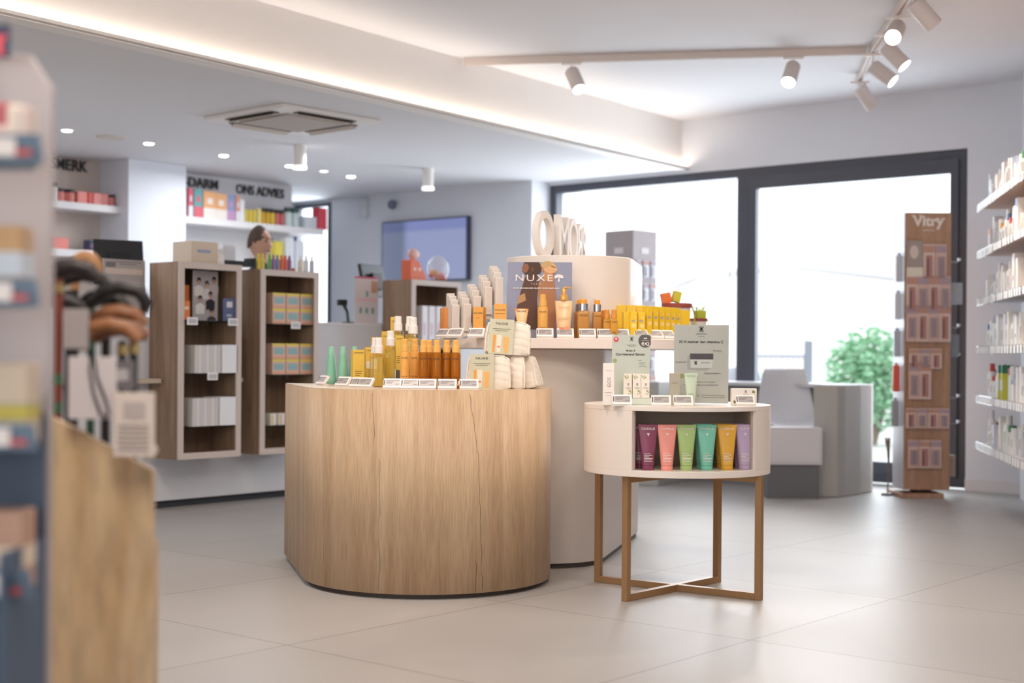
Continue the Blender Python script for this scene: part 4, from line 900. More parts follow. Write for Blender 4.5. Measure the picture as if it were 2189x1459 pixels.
# ------------------------------------------------------------------ service counter, display cabinets, back shelving (room axes, fronts face +u)
RZ = R(50)
def rloc(px, u, z, py=HY):
    v, Y = onu(px, u); x, y = rm(u, v); return (x, y, z)
def zu(py, px, u): return zat(py, onu(px, u)[1], px)
UC = -7.93; ZCT = 1.28
sc = thing('service_counter', 'long white service counter running behind the hanging display cabinets', 'counter', rm(UC, 4.0)+(0,), RZ)
MB().box(0, 5.1, 0, .42, .05, ZCT-.02).build('front_body', mat('#dfe1e6', .5), sc, bevel=.003)
MB().box(0, 5.1, .03, .40, 0, .05).build('plinth', mat('#2e3036', .6), sc)
MB().box(0, 5.12, -.004, .50, ZCT-.02, ZCT).build('worktop', mat('#e6e6e8', .4), sc, bevel=.002)
def cabinet(px0, px1, label, uf=-7.6, z0=.348, z1=1.64, shelves=()):
    v0, _ = onu(px0, uf); v1, _ = onu(px1, uf); wd = v1-v0
    r = thing('display_cabinet', label, 'cabinet', rm(uf, v0)+(0,), RZ, 'hanging display cabinets'); dp = .32; t = .022
    b = MB().box(0, t, .012, dp, z0, z1).box(wd-t, wd, .012, dp, z0, z1).box(t, wd-t, .012, dp, z0, z0+t).box(t, wd-t, .012, dp, z1-t, z1).box(t, wd-t, dp-.012, dp, z0+t, z1-t)
    b.build('carcass', CABW, r)
    f = .042; g = MB().box(0, f, 0, .012, z0, z1).box(wd-f, wd, 0, .012, z0, z1).box(f, wd-f, 0, .012, z0, z0+f).box(f, wd-f, 0, .012, z1-f, z1); g.build('front_frame', mat('#cdc0b8', .5), r)
    for z in shelves:
        sh = MB().box(t+.001, wd-t-.001, .03, dp-.02, z-.008, z).build('glass_shelf', SHELFGLASS, r)
        MB().box(wd*.5-.03, wd*.5+.03, .024, .03, z-.03, z-.006).build('shelf_clip', ACRYL, sh)
    return r, v0, wd, uf
c1, v01, w1_, uf1 = cabinet(382, 516, 'left wooden display cabinet with a group photo poster on its top shelf', shelves=(.0,))
SH1 = [zu(683, 385, -7.6), zu(798, 385, -7.6), zu(913, 385, -7.6)]
for ch in [c for c in c1.children if c.name.startswith('glass_shelf')]:
    for k, z in enumerate(SH1):
        o = ch if k == 0 else ch.copy()
        if k: COL.objects.link(o); o.parent = c1
        o.location.z = z
        if k:
            cl = [q for q in ch.children][0].copy(); COL.objects.link(cl); cl.parent = o
c2, v02, w2_, uf2 = cabinet(557, 681, 'second wooden display cabinet holding colourful stacked tea style boxes', shelves=(.0,), z1=1.625)
SH2 = [zu(691, 560, -7.6), zu(801, 560, -7.6), zu(911, 560, -7.6)]
for ch in [c for c in c2.children if c.name.startswith('glass_shelf')]:
    for k, z in enumerate(SH2):
        o = ch if k == 0 else ch.copy()
        if k: COL.objects.link(o); o.parent = c2
        o.location.z = z
        if k:
            cl = [q for q in ch.children][0].copy(); COL.objects.link(cl); cl.parent = o
for a_v, b_v in ((4.0, v01-.01), (v01+w1_+.01, v02-.01), (v02+w2_+.01, 8.2)): MB().box(a_v-4.0, b_v-4.0, -.16, -.002, .845, .875).build('bag_ledge', mat('#cdbfb1', .5), sc)
c3, v03, w3_, uf3 = cabinet(880, 985, 'third wooden display cabinet with pale frame below the television', shelves=(zu(744, 883, -7.6),), z1=1.62)
def inside(px, u, z): return rloc(px, u, z)
def sbox(name, w, d, h, m, label, cat, loc, rz=RZ, group=None, parts=()):
    r = thing(name, label, cat, loc, rz, group); MB().box(-w/2, w/2, -d/2, d/2, 0, h).build('box_body', m, r, bevel=.0015, seg=1)
    for (pn, col, x0, x1, z0, z1) in parts: MB().box(x0*w, x1*w, -d/2-.0008, -d/2, z0*h, z1*h).build(pn, mat(col, .5), r)
    return r
# cabinet 1
pl_ = inside(438, -7.73, SH1[0]+.001)
po = thing('photo_poster', 'grey toned poster showing a group of six people in dark and light clothes', 'poster', pl_, RZ)
MB().box(-.105, .105, 0, .004, 0, .335).build('poster_card', mat('#b9b4b8', .6), po)
random.seed(5)
for i, (cx, cz, sk, cl_) in enumerate(((-.055, .265, '#c79c86', '#e8e4e2'), (.01, .245, '#caa08a', '#dcdadc'), (.07, .275, '#b88a70', '#c5bcc0'), (-.045, .145, '#c9a18b', '#edeaea'), (.04, .175, '#b78f7c', '#2f2a35'), (.05, .06, '#c79c86', '#46404a'))):
    f = MB().vprism([(cx-.035, cz-.10 if cz > .11 else .004), (cx+.035, cz-.10 if cz > .11 else .004), (cx+.038, cz-.045), (cx+.012, cz-.028), (cx-.012, cz-.028), (cx-.038, cz-.045)], -.0014-.0004*i, -.0006-.0004*i).build('person_print', mat(cl_, .6), po)
    y_ = -.0016-.0004*i
    MB().vprism([(cx+.017*cos(a), cz+.006+.020*sin(a)) for a in [2*pi*k/14 for k in range(14)]], y_-.0006, y_-.0002).build('hair_print', mat('#2a2528', .7), f)
    MB().vprism([(cx+.012*cos(a), cz-.008+.016*sin(a)) for a in [2*pi*k/14 for k in range(14)]], y_-.0009, y_-.0005).build('face_print', mat(sk, .6), f)
sbox('carton', .055, .04, .125, mat('#e5803e', .5), 'orange carton at the left of the poster in the left cabinet', 'carton', inside(394, -7.66, SH1[0]+.001), parts=(('white_print', '#f3d9c2', -.3, .3, .55, .7),))
sbox('carton', .055, .03, .235, mat('#e58a4c', .5), 'taller orange carton behind the short orange one in the left cabinet', 'carton', inside(393.5, -7.78, SH1[0]+.001))
sbox('carton', .085, .05, .155, mat('#5e6c94', .5), 'blue boxed product with pale side right of the group poster', 'carton', inside(488, -7.68, SH1[0]+.001), rz=RZ-R(30), parts=(('white_print', '#dfe3ee', -.2, .25, .6, .85), ('pale_print', '#b9c3da', -.2, .2, .2, .3)))
for r_i, (zz, pxs) in enumerate(((SH1[1], 396), (SH1[2], 392))):
    for k in range(7):
        loc = rloc(pxs+8*k+6, -7.68-.002*k, zz+.001)
        sbox('white_carton', .03, .18, .185, mat('#dad8da' if k % 2 else '#d0cac6', .5), f'thin pale carton, {ORD[k]} from the left in the {["middle", "bottom"][r_i]} row of the left cabinet', 'carton', loc, group='pale cartons in the left cabinet')
    sbox('white_carton', .135, .18, .19, mat('#eceef3', .5), f'broad white carton at the right of the {["middle", "bottom"][r_i]} row in the left cabinet', 'carton', rloc(pxs+78, -7.69, zz+.001), group='broad white cartons')
def shelf_tag(px, py, u, label, w=.085, h=.05):
    r = thing('shelf_label', label, 'price label', rloc(px, u, zat(py, onu(px, u)[1], px)), RZ, 'shelf labels on the cabinets')
    MB().box(-w/2, w/2, -.006, 0, -h/2, h/2).build('label_body', mat('#f0f0f2', .4), r, bevel=.002, seg=1)
    MB().box(-w*.38, w*.38, -.0068, -.006, -h*.3, h*.3).build('display', mat('#bfc0c4', .4), r)
for px, py, l in ((410, 686, 'white shelf label at the left below the group poster'), (497, 688, 'white shelf label at the right below the blue box'), (454, 804, 'white shelf label hanging under the middle row of pale cartons'), (631, 695, 'white shelf label under the upper stack of colourful boxes')): shelf_tag(px, py, -7.585, l)
# cabinet 2: colourful boxes, three columns, two layers, two shelves
def tea():
    r = empty('colourful_box'); w, d, h = .118, .12, .108
    MB().box(-w/2, w/2, -d/2, d/2, 0, h).build('box_body', mat('#dcb8a6', .5), r, bevel=.001, seg=1)
    MB().box(-w/2, w/2, -d/2-.0008, -d/2, h*.84, h).build('yellow_band', mat('#e6d060', .5), r)
    MB().box(-w*.38, w*.38, -d/2-.0008, -d/2, h*.3, h*.72).build('teal_print', mat('#93b6ba', .5), r)
    MB().box(-w/2, w*.4, -d/2-.0008, -d/2, h*.05, h*.16).build('orange_print', mat('#e3a387', .5), r); return r
KTea = Kind(tea)
for si, z in enumerate((SH2[0], SH2[1])):
    for lay in range(2):
        for c in range(3):
            KTea.put(0, (), rloc(584+29.5*c, -7.70, z+.001+.109*lay), RZ, f'colourful yellow banded box, {["left", "middle", "right"][c]} column, {["lower", "upper"][lay]} layer of the {["upper", "lower"][si]} stack', 'colourful banded boxes', 'box')
for k in range(4): sbox('small_white_carton', .055, .09, .082, mat('#ebe6de', .5), f'small white carton, {ORD[k]} from the left on the bottom shelf of the second cabinet', 'carton', rloc(576+18*k, -7.69, SH2[2]+.001), group='small white cartons', parts=(('beige_print', '#d8c9a4', -.4, .05, .1, .9),))
# cabinet 3 goods
for k in range(5): sbox('white_carton', .062, .15, .33, mat('#f1eff4', .5), f'tall white carton, {ORD[k]} from the left in the third cabinet', 'carton', rloc(893+15.5*k, -7.70, zu(744, 883, -7.6)+.002), group='tall white cartons in the third cabinet', parts=(('pink_print', '#e6c6da', -.3, .1, .3, .6),))
# things on top of the cabinets
ZTC = 1.641
cb = thing('cardboard_box', 'open beige cardboard tray box with blue lettering on the left cabinet', 'box', rloc(416, -7.76, ZTC), RZ)
MB().box(-.11, .11, -.1, .1, 0, .145).build('box_body', mat('#d8c6b2', .8), cb, bevel=.002); MB().box(-.06, .05, -.101, -.1, .07, .09).build('blue_print', mat('#8f9dbb', .6), cb)
MB().add([(.06, -.1, .10), (.115, -.1, .05), (.115, .1, .05), (.06, .1, .146)], [(0, 1, 2, 3)]).build('open_flap', mat('#a98c6d', .8), cb)
MB().box(.112, .18, -.08, .08, 0, .07).build('white_front', mat('#efece8', .6), cb)
sbox('white_teal_carton', .075, .05, .12, mat('#eef1f0', .5), 'white carton with teal green band behind the cardboard tray', 'carton', rloc(463, -7.85, ZTC), parts=(('teal_band', '#4fae94', -.5, .5, .25, .45),))
fr_ = thing('leaflet_display', 'white framed leaflet standing on the counter left of the person', 'frame', rloc(487, -8.05, ZCT+.001), RZ)
MB().box(-.06, .06, -.01, .01, 0, .54).build('frame_body', mat('#eef0f4', .4), fr_, bevel=.003); MB().box(-.048, .048, -.012, -.01, .34, .52).build('leaflet', mat('#dfe2e8', .6), fr_)
tag(MB().box(-.135, .135, -.03, .05, 0, .035).box(.11, .15, -.03, .05, .035, .06).build('black_tray', BLACK, loc=rloc(503, -7.72, ZTC), rz=RZ), 'flat black tray on the right end of the left cabinet top', 'tray')
cols_ = ['#d9c33c', '#e0cd55', '#5fa644', '#9a6ba3', '#7a86ad', '#e0702f', '#d6685c', '#8f6a8f']
for k, cc in enumerate(cols_):
    r = thing('colourful_bottle', f'little {["yellow", "pale yellow", "green", "violet", "slate blue", "orange", "coral", "plum"][k]} bottle in the row on the second cabinet', 'bottle', rloc(551+8.6*k+ (0 if k < 2 else 6), -7.68, 1.626), RZ, 'little coloured bottles')
    MB().lathe([(.014, 0), (.014, .075), (.008, .085)], 10).build('bottle', mat(cc, .4), r); MB().lathe([(.009, .0855), (.008, .11)], 10).build('cap', mat(cc, .5), r)
hd = thing('leaflet_holder', 'clear upright holder with red tinted foot on the second cabinet', 'holder', rloc(612, -7.72, 1.626), RZ)
MB().box(-.05, .05, -.03, .03, 0, .025).build('red_foot', mat('#cf5a46', .5), hd)
MB().add([(-.05, 0, .03), (.05, 0, .03), (.03, 0, .25), (-.03, 0, .25)], [(0, 1, 2, 3)]).build('clear_back', ACRYL, hd)
for k in (-.02, .02): MB().lathe([(.012, .026), (.012, .09), (.005, .11)], 10, cx=k).build('red_figure', mat('#d9583f', .5), hd)
for k in range(3):
    r = thing('white_bottle', f'small white bottle, {ORD[k]} from the left at the right end of the second cabinet top', 'bottle', rloc(641+12*k, -7.68, 1.626), RZ, 'small white bottles on the cabinet')
    MB().lathe([(.018, 0), (.018, .08), (.008, .09)], 12).build('bottle', mat(['#ece3cf', '#dfe2ea', '#c9ccd6'][k], .4), r); MB().lathe([(.010, .0905), (.009, .12)], 10).build('cap', mat('#f2f2f2', .4), r)
# third cabinet top: heart box and bag of sweets
q = thing('orange_gift_box', 'orange triangular gift box with two white dots on the third cabinet', 'box', rloc(884, -7.72, 1.621), RZ)
MB().vprism([(-.09, 0), (.10, 0), (.0, .15), (-.07, .16), (-.09, .155)], -.05, .05).build('box_body', mat('#e4714e', .5), q)
for x in (-.045, .01): MB().lathe([(.013, 0), (.013, .002)], 12, M=Matrix.Translation((x, -.05, .085)) @ Matrix.Rotation(pi/2, 4, 'X')).build('white_dot', mat('#f2e3e6', .5), q)
MB().sphere((-.01, 0, .205), .055, sc=(1.1, .5, .8)).build('pink_lid', mat('#e3b8ae', .5), q)
q = thing('sweets_bag', 'clear cellophane bag of orange and red sweets in front of the television', 'bag', rloc(935, -7.72, 1.621), RZ)
MB().sphere((0, 0, .105), .11, sc=(1.05, .6, .95)).build('cellophane', mat('#dfe3ea', .1, 0, 0, .35), q)
b = MB(); random.seed(9)
for k in range(9): MB().sphere((random.uniform(-.07, .05), random.uniform(-.03, .03), .03+.02*(k % 3)), .022, 8, 6).build('sweet', mat(['#e8763c', '#e3514a', '#f0a54a'][k % 3], .5), q)
# pos monitors
def monitor(px, u, zc, wd, ht, rz, label, zbase, tilt=-12):
    r = thing('monitor', label, 'monitor', rloc(px, u, zbase), rz); M = Matrix.Translation((0, 0, zc-zbase)) @ Matrix.Rotation(R(tilt), 4, 'X')
    MB().box(-wd/2, wd/2, -.015, .015, -ht/2, ht/2, M=M).build('screen_housing', mat('#202329', .4), r, bevel=.004)
    MB().box(-wd*.2, wd*.2, -.05, -.015, -ht*.3, ht*.2, M=M).build('rear_casing', mat('#17181c', .5), r, bevel=.004)
    MB().tube([(0, .02, .0), (0, .02, zc-zbase-ht*.2)], .02, 10).build('stand_post', BLACK, r); MB().box(-.09, .09, -.06, .1, 0, .012).build('stand_foot', BLACK, r, bevel=.003); return r
m1 = monitor(252, -8.12, zu(560, 252, -8.12), .33, .30, RZ-R(20), 'large black checkout monitor seen from behind, left of the left cabinet', ZCT)
m2 = monitor(796, -8.12, zu(600, 796, -8.12), .34, .26, RZ+R(14), 'black checkout monitor seen from behind, left of the television', ZCT)
sn = thing('barcode_scanner', 'small black handheld scanner on a curved stand near the middle monitor', 'scanner', rloc(738, -8.05, ZCT), RZ)
MB().tube([(.03, 0, .0), (.03, 0, .02), (.02, 0, .09), (-.02, 0, .15)], [.02, .012, .014, .02], 8).build('handle', BLACK, sn); MB().box(-.075, .005, -.022, .022, .135, .185).build('scan_head', BLACK, sn, bevel=.008); MB().lathe([(.05, 0), (.045, .012)], 16, cx=.03).build('foot', BLACK, sn)
def leaflet(px, u, z0, w, h, label, base, prints):
    r = thing('leaflet_stand', label, 'leaflet stand', rloc(px, u, z0), RZ)
    MB().box(-w/2, w/2, -.003, .0, 0, h).build('leaflet', mat(base, .6), r)
    MB().box(-w/2, w/2, .001, .004, 0, h*1.01).box(-w/2, w/2, .004, .08, 0, .004).build('clear_holder', ACRYL, r)
    for (c, x0, x1, za, zb_) in prints: MB().box(x0*w, x1*w, -.0042, -.003, za*h, zb_*h).build('print', mat(c, .6), r)
    return r
leaflet(263, -7.97, ZCT, .33, .375, 'grey information card with small horse drawing on the counter behind the canes', '#b3adad', [('#7f7b80', -.42, -.2, .86, .95), ('#d8c9c0', -.44, .44, .74, .84), ('#7b7779', -.2, .42, .95, .965), ('#7b7779', -.1, .3, .91, .925)])
leaflet(782, -7.99, ZCT, .25, .365, 'white and pink baby themed poster standing in front of the middle monitor', '#ded6d6', [('#cf5f86', -.5, .5, .96, 1.0), ('#c7997f', .2, .48, .66, .92), ('#e8c3c8', -.5, .5, .48, .54)]+[('#6fa3a0', -.3+.26*k, -.2+.26*k, .22, .34) for k in range(3)]+[('#6fa3a0', -.02, .06, .58, .70)])

# television wall
vt = VT-.04; ul = onv(818, vt)[0]; ur_ = onv(1001, vt)[0]; Yl = onv(818, vt)[1]; tvz0, tvz1 = zat(598, onv(1001, vt)[1], 1001), zat(461, onv(1001, vt)[1], 1001)
tv = thing('television', 'large wall mounted television showing a lavender blue screen', 'television', rm(ul, vt)+(0,), ROOMZ)
TW = ur_-ul; MB().box(0, TW, -.03, .03, tvz0, tvz1).build('screen_housing', mat('#3a3f58', .4), tv, bevel=.004)
MB().box(TW*.35, TW*.65, .03, .038, tvz0+.2, tvz1-.2).build('wall_bracket', BLACK, tv)
sm_ = bpy.data.materials.new('tv_screen'); sm_.use_nodes = True; nt = sm_.node_tree; P = nt.nodes['Principled BSDF']; P.inputs['Base Color'].default_value = lin('#20242c'); P.inputs['Roughness'].default_value = .25
tc = N(nt, 'ShaderNodeTexCoord'); sp = N(nt, 'ShaderNodeSeparateXYZ'); nt.links.new(tc.outputs['Generated'], sp.inputs[0])
r_ = ramp(nt, [(.0, '#7d85a0'), (.24, '#767d95'), (.32, '#9ba4c9')]); nt.links.new(sp.outputs[0], r_.inputs[0])
r2 = ramp(nt, [(.0, '#ffffff'), (.8, '#fbfbff'), (.86, '#d8dcf6')]); nt.links.new(sp.outputs[2], r2.inputs[0])
mx = N(nt, 'ShaderNodeMix', data_type='RGBA', blend_type='MULTIPLY'); mx.inputs[0].default_value = 1; nt.links.new(r_.outputs[0], mx.inputs[6]); nt.links.new(r2.outputs[0], mx.inputs[7])
nt.links.new(mx.outputs[2], P.inputs['Emission Color']); P.inputs['Emission Strength'].default_value = .85
MB().box(.015, TW-.015, -.032, -.03, tvz0+.015, tvz1-.015).build('screen', sm_, tv)
u_, Y_ = onv(843, VT); r = thing('security_camera', 'small dark round camera high on the wall above the television', 'camera', rm(u_, VT)+(zat(438, Y_, 843),), ROOMZ)
MB().sphere((0, -.05, 0), .05).build('dome', mat('#6a7288', .3), r); MB().lathe([(.03, 0), (.04, .05)], 14, M=Matrix.Rotation(pi/2, 4, 'X')).build('bracket', WHITE, r)
u_, Y_ = onv(778, VT); tag(MB().box(-.06, .06, -.05, 0, -.1, .1).build('wall_sensor', mat('#d3d4da', .5), loc=rm(u_, VT)+(zat(445, Y_, 778),), rz=ROOMZ, bevel=.01), 'white rectangular sensor box high on the wall right of the narrow window', 'sensor')

# back shelving partition with niches
UB = -10.94
vP0, vP1 = onu(272, -10.5)[0], onu(395, -10.5)[0]; vE = onu(627, -10.9)[0]
pw = MB(); rbox(pw, UB-.15, UB, -4.5, vE, 0, ZLO); struct('wall_partition', pw, mat('#dcdadd', .7))
NW = mat('#d9cdc3', .7)
rbox(MB(), -10.935, -10.93, 3.0, vP0-.001, 0, ZLO-.001).build('trim_3', NW)['kind'] = 'structure'
struct('trim_4', rbox(MB(), UB+.001, -10.5, vP0, vP1, 0, ZLO-.001), mat('#dfe1e8', .6))
def wtext(s_, pxr, py, u, size, label, width_px):
    xx = rloc(pxr, u, 0); v0 = onu(pxr-width_px, u)[0]; v1 = onu(pxr, u)[0]
    o = text('wall_lettering', s_, size, mat('#26282d', .5), None, (xx[0], xx[1], zat(py, onu(pxr, u)[1], pxr)), ext=.004, align='RIGHT', bold=.002); o.rotation_euler = (0, 0, RZ)
    xs = [v.co.x for v in o.data.vertices]; k = (v1-v0)/(max(xs)-min(xs))
    for v in o.data.vertices: v.co.x *= k
    tag(o, label, 'lettering', 'black category lettering')
wtext('HUISMERK', 183, 368, -10.92, .135, 'black wall letters ending in SMERK at the far left', 125)
wtext('MAAG-DARM', 465, 405, -10.93, .125, 'black wall letters ending in G-DARM right of the white pillar', 140)
wtext('ONS ADVIES', 605, 424, -10.93, .125, 'black wall letters ONS ADVIES near the narrow window', 102)
def wallshelf(px0, px1, py, label, u1=-10.6, t=.06):
    v0 = onu(px0, u1)[0]; v1 = onu(px1, u1)[0]; z = zat(py, onu(px1, u1)[1], px1)
    o = tag(rbox(MB(), UB+.012, u1, v0, v1, z-t, z).build('wall_shelf', mat('#e6e2e2', .5)), label, 'shelf', 'white wall shelves'); return z
def clampv(px): return px
z1_ = wallshelf(40, 271, 443, 'white wall shelf carrying coral jars left of the pillar')
z2_ = wallshelf(40, 271, 541, 'lower white wall shelf half hidden behind the black monitor')
z3_ = wallshelf(396, 690, 490, 'white wall shelf under the ONS ADVIES lettering')
z4_ = wallshelf(396, 660, 580, 'lower white wall shelf behind the person')
KJ = Kind(lambda cb, cc, r, h: (lambda e: (MB().lathe([(r*.9, 0), (r, .008), (r, h*.72), (r*.9, h*.76)], 16).build('jar', mat(cb, .4), e), MB().lathe([(r*.95, h*.765), (r*.95, h)], 16).build('lid', mat(cc, .4), e), e)[2])(empty('jar')))
def jar(px, z, cb, cc, r, h, label, grp=None, u=-10.7, cat='jar'): KJ.put((cb, cc, r, h), (cb, cc, r, h), rloc(px, u, z+.001), RZ, label, grp, cat)
for i, px in enumerate((126, 137, 148)): jar(px, z1_, '#e08a83', '#3a3238', .034, .115, f'dark lidded coral jar, {ORD[i]} from the left on the upper left shelf', 'coral jars', u=-10.7-.03*(i % 2))
for i, px in enumerate((234, 246, 257)): jar(px, z1_, '#e08a83', '#2f2a2e', .036, .105, f'dark lidded coral jar beside the pillar, {ORD[i]} from the left', 'coral jars', u=-10.7-.03*(i % 2))
for i, (px, cc, w) in enumerate(((167, '#ec8f86', .09), (184, '#d9554c', .045), (200, '#ef9a92', .085), (216, '#ef9a92', .06))): sbox('coral_carton', w, .1, .105, mat(cc, .5), f'{["coral", "red", "wide coral", "pale coral"][i]} carton, {ORD[i]} from the left between the dark lidded jars', 'carton', rloc(px, -10.72, z1_+.001))
jar(112, z1_, '#e9e4e0', '#3a3238', .03, .16, 'white bottle with dark pump at the left edge of the coral shelf', None, cat='bottle')
for i, px in enumerate((120, 190, 205, 218, 232)): sbox('shelf_carton', .06 if i else .16, .1, .1, mat(['#e98a80', '#3f4468', '#5a4a72', '#39405e', '#4a4a60'][i], .5), ['coral carton on the lower left shelf', 'navy carton behind the monitor, leftmost', 'violet carton behind the monitor', 'dark blue carton behind the monitor, third', 'slate carton behind the monitor, last'][i], 'carton', rloc(px, -10.74, z2_+.001), parts=(('pink_print', '#c9708c', -.3, .3, .4, .6),) if i else ())
# second bay goods
B2 = [(400, '#e06a78', '#dfe8ea', .05, .27), (416, '#6fa9ac', '#e06a78', .10, .27), (441, '#eeb07c', '#f3e9e0', .15, .26), (465, '#eeb07c', '#f3e9e0', .14, .25), (486, '#8f9cc0', '#c99ac4', .10, .25), (501, '#e09a86', '#e9e6ea', .05, .25), (510, '#ecebef', '#f2f2f2', .05, .22)]
for i, (px, ca, cb_, w, h) in enumerate(B2):
    sbox('tall_carton', w, .08, h, mat(ca, .5), f'{["pink and white", "teal and pink", "apricot", "second apricot", "blue and lilac", "coral striped", "plain white"][i]} carton on the shelf under G-DARM', 'carton', rloc(px, -10.72, z3_+.001), parts=(('lower_print', cb_, -.5, .5, .0, .4), ('stripe_print', cb_, -.2, .2, .55, .75)))
for i, px in enumerate((520, 529, 538, 548)): sbox('yellow_carton', .04, .07, .13+.02*(i == 3), mat('#ddc24a' if i < 3 else '#e5d68c', .5), f'small yellow carton, {ORD[i]} from the left under ONS ADVIES', 'carton', rloc(px, -10.72, z3_+.001), group='small yellow cartons under the lettering')
for i, (px, cb_) in enumerate(((560, '#d6a21f'), (570, '#d9ae2c'), (580, '#e0bf3e'), (590, '#cf6f6b'), (600, '#c9656b'))): jar(px, z3_, cb_, '#2c2b2c', .024, .16, f'dark capped {["deep amber", "amber", "yellow", "coral", "rose"][i]} bottle on the shelf under ONS ADVIES', None, cat='bottle')
for i, (px, cb_, cc) in enumerate(((613, '#cfdcd9', '#24453c'), (628, '#c9d6d4', '#2d4a42'))): jar(px, z3_, cb_, cc, .042, .19, f'{["larger", "right hand"][i]} pale jar with dark green lid near the shelf end', None)
sbox('white_carton', .16, .1, .12, mat('#d8dde0', .5), 'pale grey carton near the right end of the upper shelf', 'carton', rloc(655, -10.72, z3_+.001))
sbox('red_box', .11, .1, .22, mat('#dd4a58', .5), 'bright red box at the right end of the shelf against the window', 'box', rloc(681, -10.70, z3_+.001))
for i, (px, cc, w, h) in enumerate(((410, '#dfe3e6', .10, .22), (470, '#3f9f86', .07, .08), (590, '#e2cf4c', .09, .28), (612, '#eef0f4', .10, .33), (635, '#e9edf2', .10, .3))): sbox('lower_shelf_carton', w, .08, h, mat(cc, .5), ['pale carton on the lower shelf beside the pillar', 'teal carton on the lower shelf behind the white frame', 'yellow carton on the lower shelf right of the person', 'white carton on the lower shelf right of the yellow one', 'last white carton on the lower shelf toward the window'][i], 'carton', rloc(px, -10.72, z4_+.001))

# person behind the counter
px_, py_, _ = rloc(555, -8.75, 0); hz = zat(520, py_, 555)
pr_ = thing('person', 'person with short dark hair in a dark top standing behind the second cabinet', 'person', (px_, py_, 0.0), R(62))
sc_h = 1.0; H0 = hz-.0
tag(MB().box(-.8, .8, -.25, .6, 0, .14).build('raised_platform', mat('#9a8f86', .6), loc=(px_, py_, 0), rz=RZ+0), 'low platform on the floor behind the service counter', 'platform')
def skin(name, pts, edges, rad, m, parent, lv=1):
    me = bpy.data.meshes.new(name); me.from_pydata(pts, edges, []); o = bpy.data.objects.new(name, me); COL.objects.link(o); o.parent = parent
    k = o.modifiers.new('skin', 'SKIN'); k.use_smooth_shade = True
    for i, v in enumerate(me.skin_vertices[0].data): v.radius = rad[i]; v.use_root = (i == 0)
    s_ = o.modifiers.new('sub', 'SUBSURF'); s_.levels = lv; s_.render_levels = lv+1; me.materials.append(m); return o
z_ = hz
P_ = [(0, 0, z_-.92), (0, 0, z_-.70), (0, 0, z_-.45), (0, 0, z_-.27), (0, -.005, z_-.18), (0, -.01, z_-.11),
      (.17, 0, z_-.29), (.22, -.02, z_-.56), (.16, -.25, z_-.62), (-.17, 0, z_-.29), (-.22, -.02, z_-.56), (-.16, -.25, z_-.62),
      (.10, 0, z_-1.0), (.11, -.02, z_-1.38), (.11, .02, .22), (-.10, 0, z_-1.0), (-.11, -.02, z_-1.38), (-.11, .02, .22)]
E_ = [(0, 1), (1, 2), (2, 3), (3, 4), (4, 5), (3, 6), (6, 7), (7, 8), (3, 9), (9, 10), (10, 11), (0, 12), (12, 13), (13, 14), (0, 15), (15, 16), (16, 17)]
RAD = [(.15, .11), (.14, .10), (.16, .11), (.12, .09), (.06, .06), (.055, .055), (.065, .065), (.045, .045), (.032, .032), (.065, .065), (.045, .045), (.032, .032), (.09, .09), (.06, .06), (.045, .045), (.09, .09), (.06, .06), (.045, .045)]
SK = mat('#c0937c', .55); skin('body', P_, E_, RAD, mat('#3d4048', .8), pr_)
MB().tube([(0, -.005, z_-.21), (0, -.008, z_-.15), (0, -.01, z_-.07)], [.062, .056, .055], 14).build('neck', SK, pr_)
hdm = MB(); rings = []
for k in range(15):
    t = k/14; z = z_-.125+.25*t; rr = max(.012, sin(pi*min(.98, .06+.92*t))**.55); nf = .0
    rg = []
    for i in range(28):
        a = 2*pi*i/28; x = .077*rr*cos(a); y = .096*rr*sin(a)
        if t < .35: x *= .70+.3*t/.35; y *= .78+.22*t/.35 if sin(a) < 0 else .8+.2*t/.35
        if sin(a) < -.93 and .30 < t < .52: y -= .020*(1-abs(t-.40)/.13)
        if sin(a) < -.6 and abs(t-.55) < .05 and .2 < abs(cos(a)) < .75: y += .006
        rg.append((x, y, z))
    rings.append(rg)
hd_ = hdm.loft(rings).build('head', SK, pr_)
for s_ in (-1, 1):
    MB().sphere((s_*.079, .004, z_-.005), .022, 10, 8, (.4, .7, 1.2)).build('ear', SK, hd_)
    MB().sphere((s_*.028, -.081, z_+.012), .010, 10, 8, (1.3, .7, .8)).build('eye', mat('#3a2e2a', .3), hd_)
    MB().box(s_*.028-.016, s_*.028+.016, -.094, -.086, z_+.032, z_+.038).build('eyebrow', mat('#4a3a30', .8), hd_)
MB().sphere((0, -.083, z_-.062), .014, 10, 8, (1.6, .6, .5)).build('mouth', mat('#a5675c', .5), hd_)
hr = MB(); rings = []
for k in range(9):
    t = k/8; z = z_-.005+.150*t; rr = max(.02, cos(t*pi/2*.98)**.5); rings.append([(.088*rr*cos(2*pi*i/24), .012+.100*rr*sin(2*pi*i/24)*(1 if sin(2*pi*i/24) > 0 else .93), z+(.055 if (sin(2*pi*i/24) < -.3 and k == 0) else 0)-(.03 if (sin(2*pi*i/24) > .4 and k == 0) else 0)) for i in range(24)])
hr.loft(rings).build('hair', mat('#5b4a40', .8), hd_)
for s_ in (-1, 1):                                   # hands
    h = MB().sphere((s_*.155, -.29, z_-.635), .045, 12, 8, (.9, 1.1, .45)).build('hand', SK, pr_)
    for k in range(4): MB().tube([(s_*.155+(k-1.5)*.018, -.325, z_-.635), (s_*.155+(k-1.5)*.019, -.36, z_-.642), (s_*.155+(k-1.5)*.019, -.385+.004*abs(k-1.5), z_-.655)], [.0095, .009, .007], 8).build('finger', SK, h)
    MB().tube([(s_*.12, -.29, z_-.635), (s_*.10, -.315, z_-.645), (s_*.095, -.34, z_-.65)], [.012, .010, .008], 8).build('thumb', SK, h)
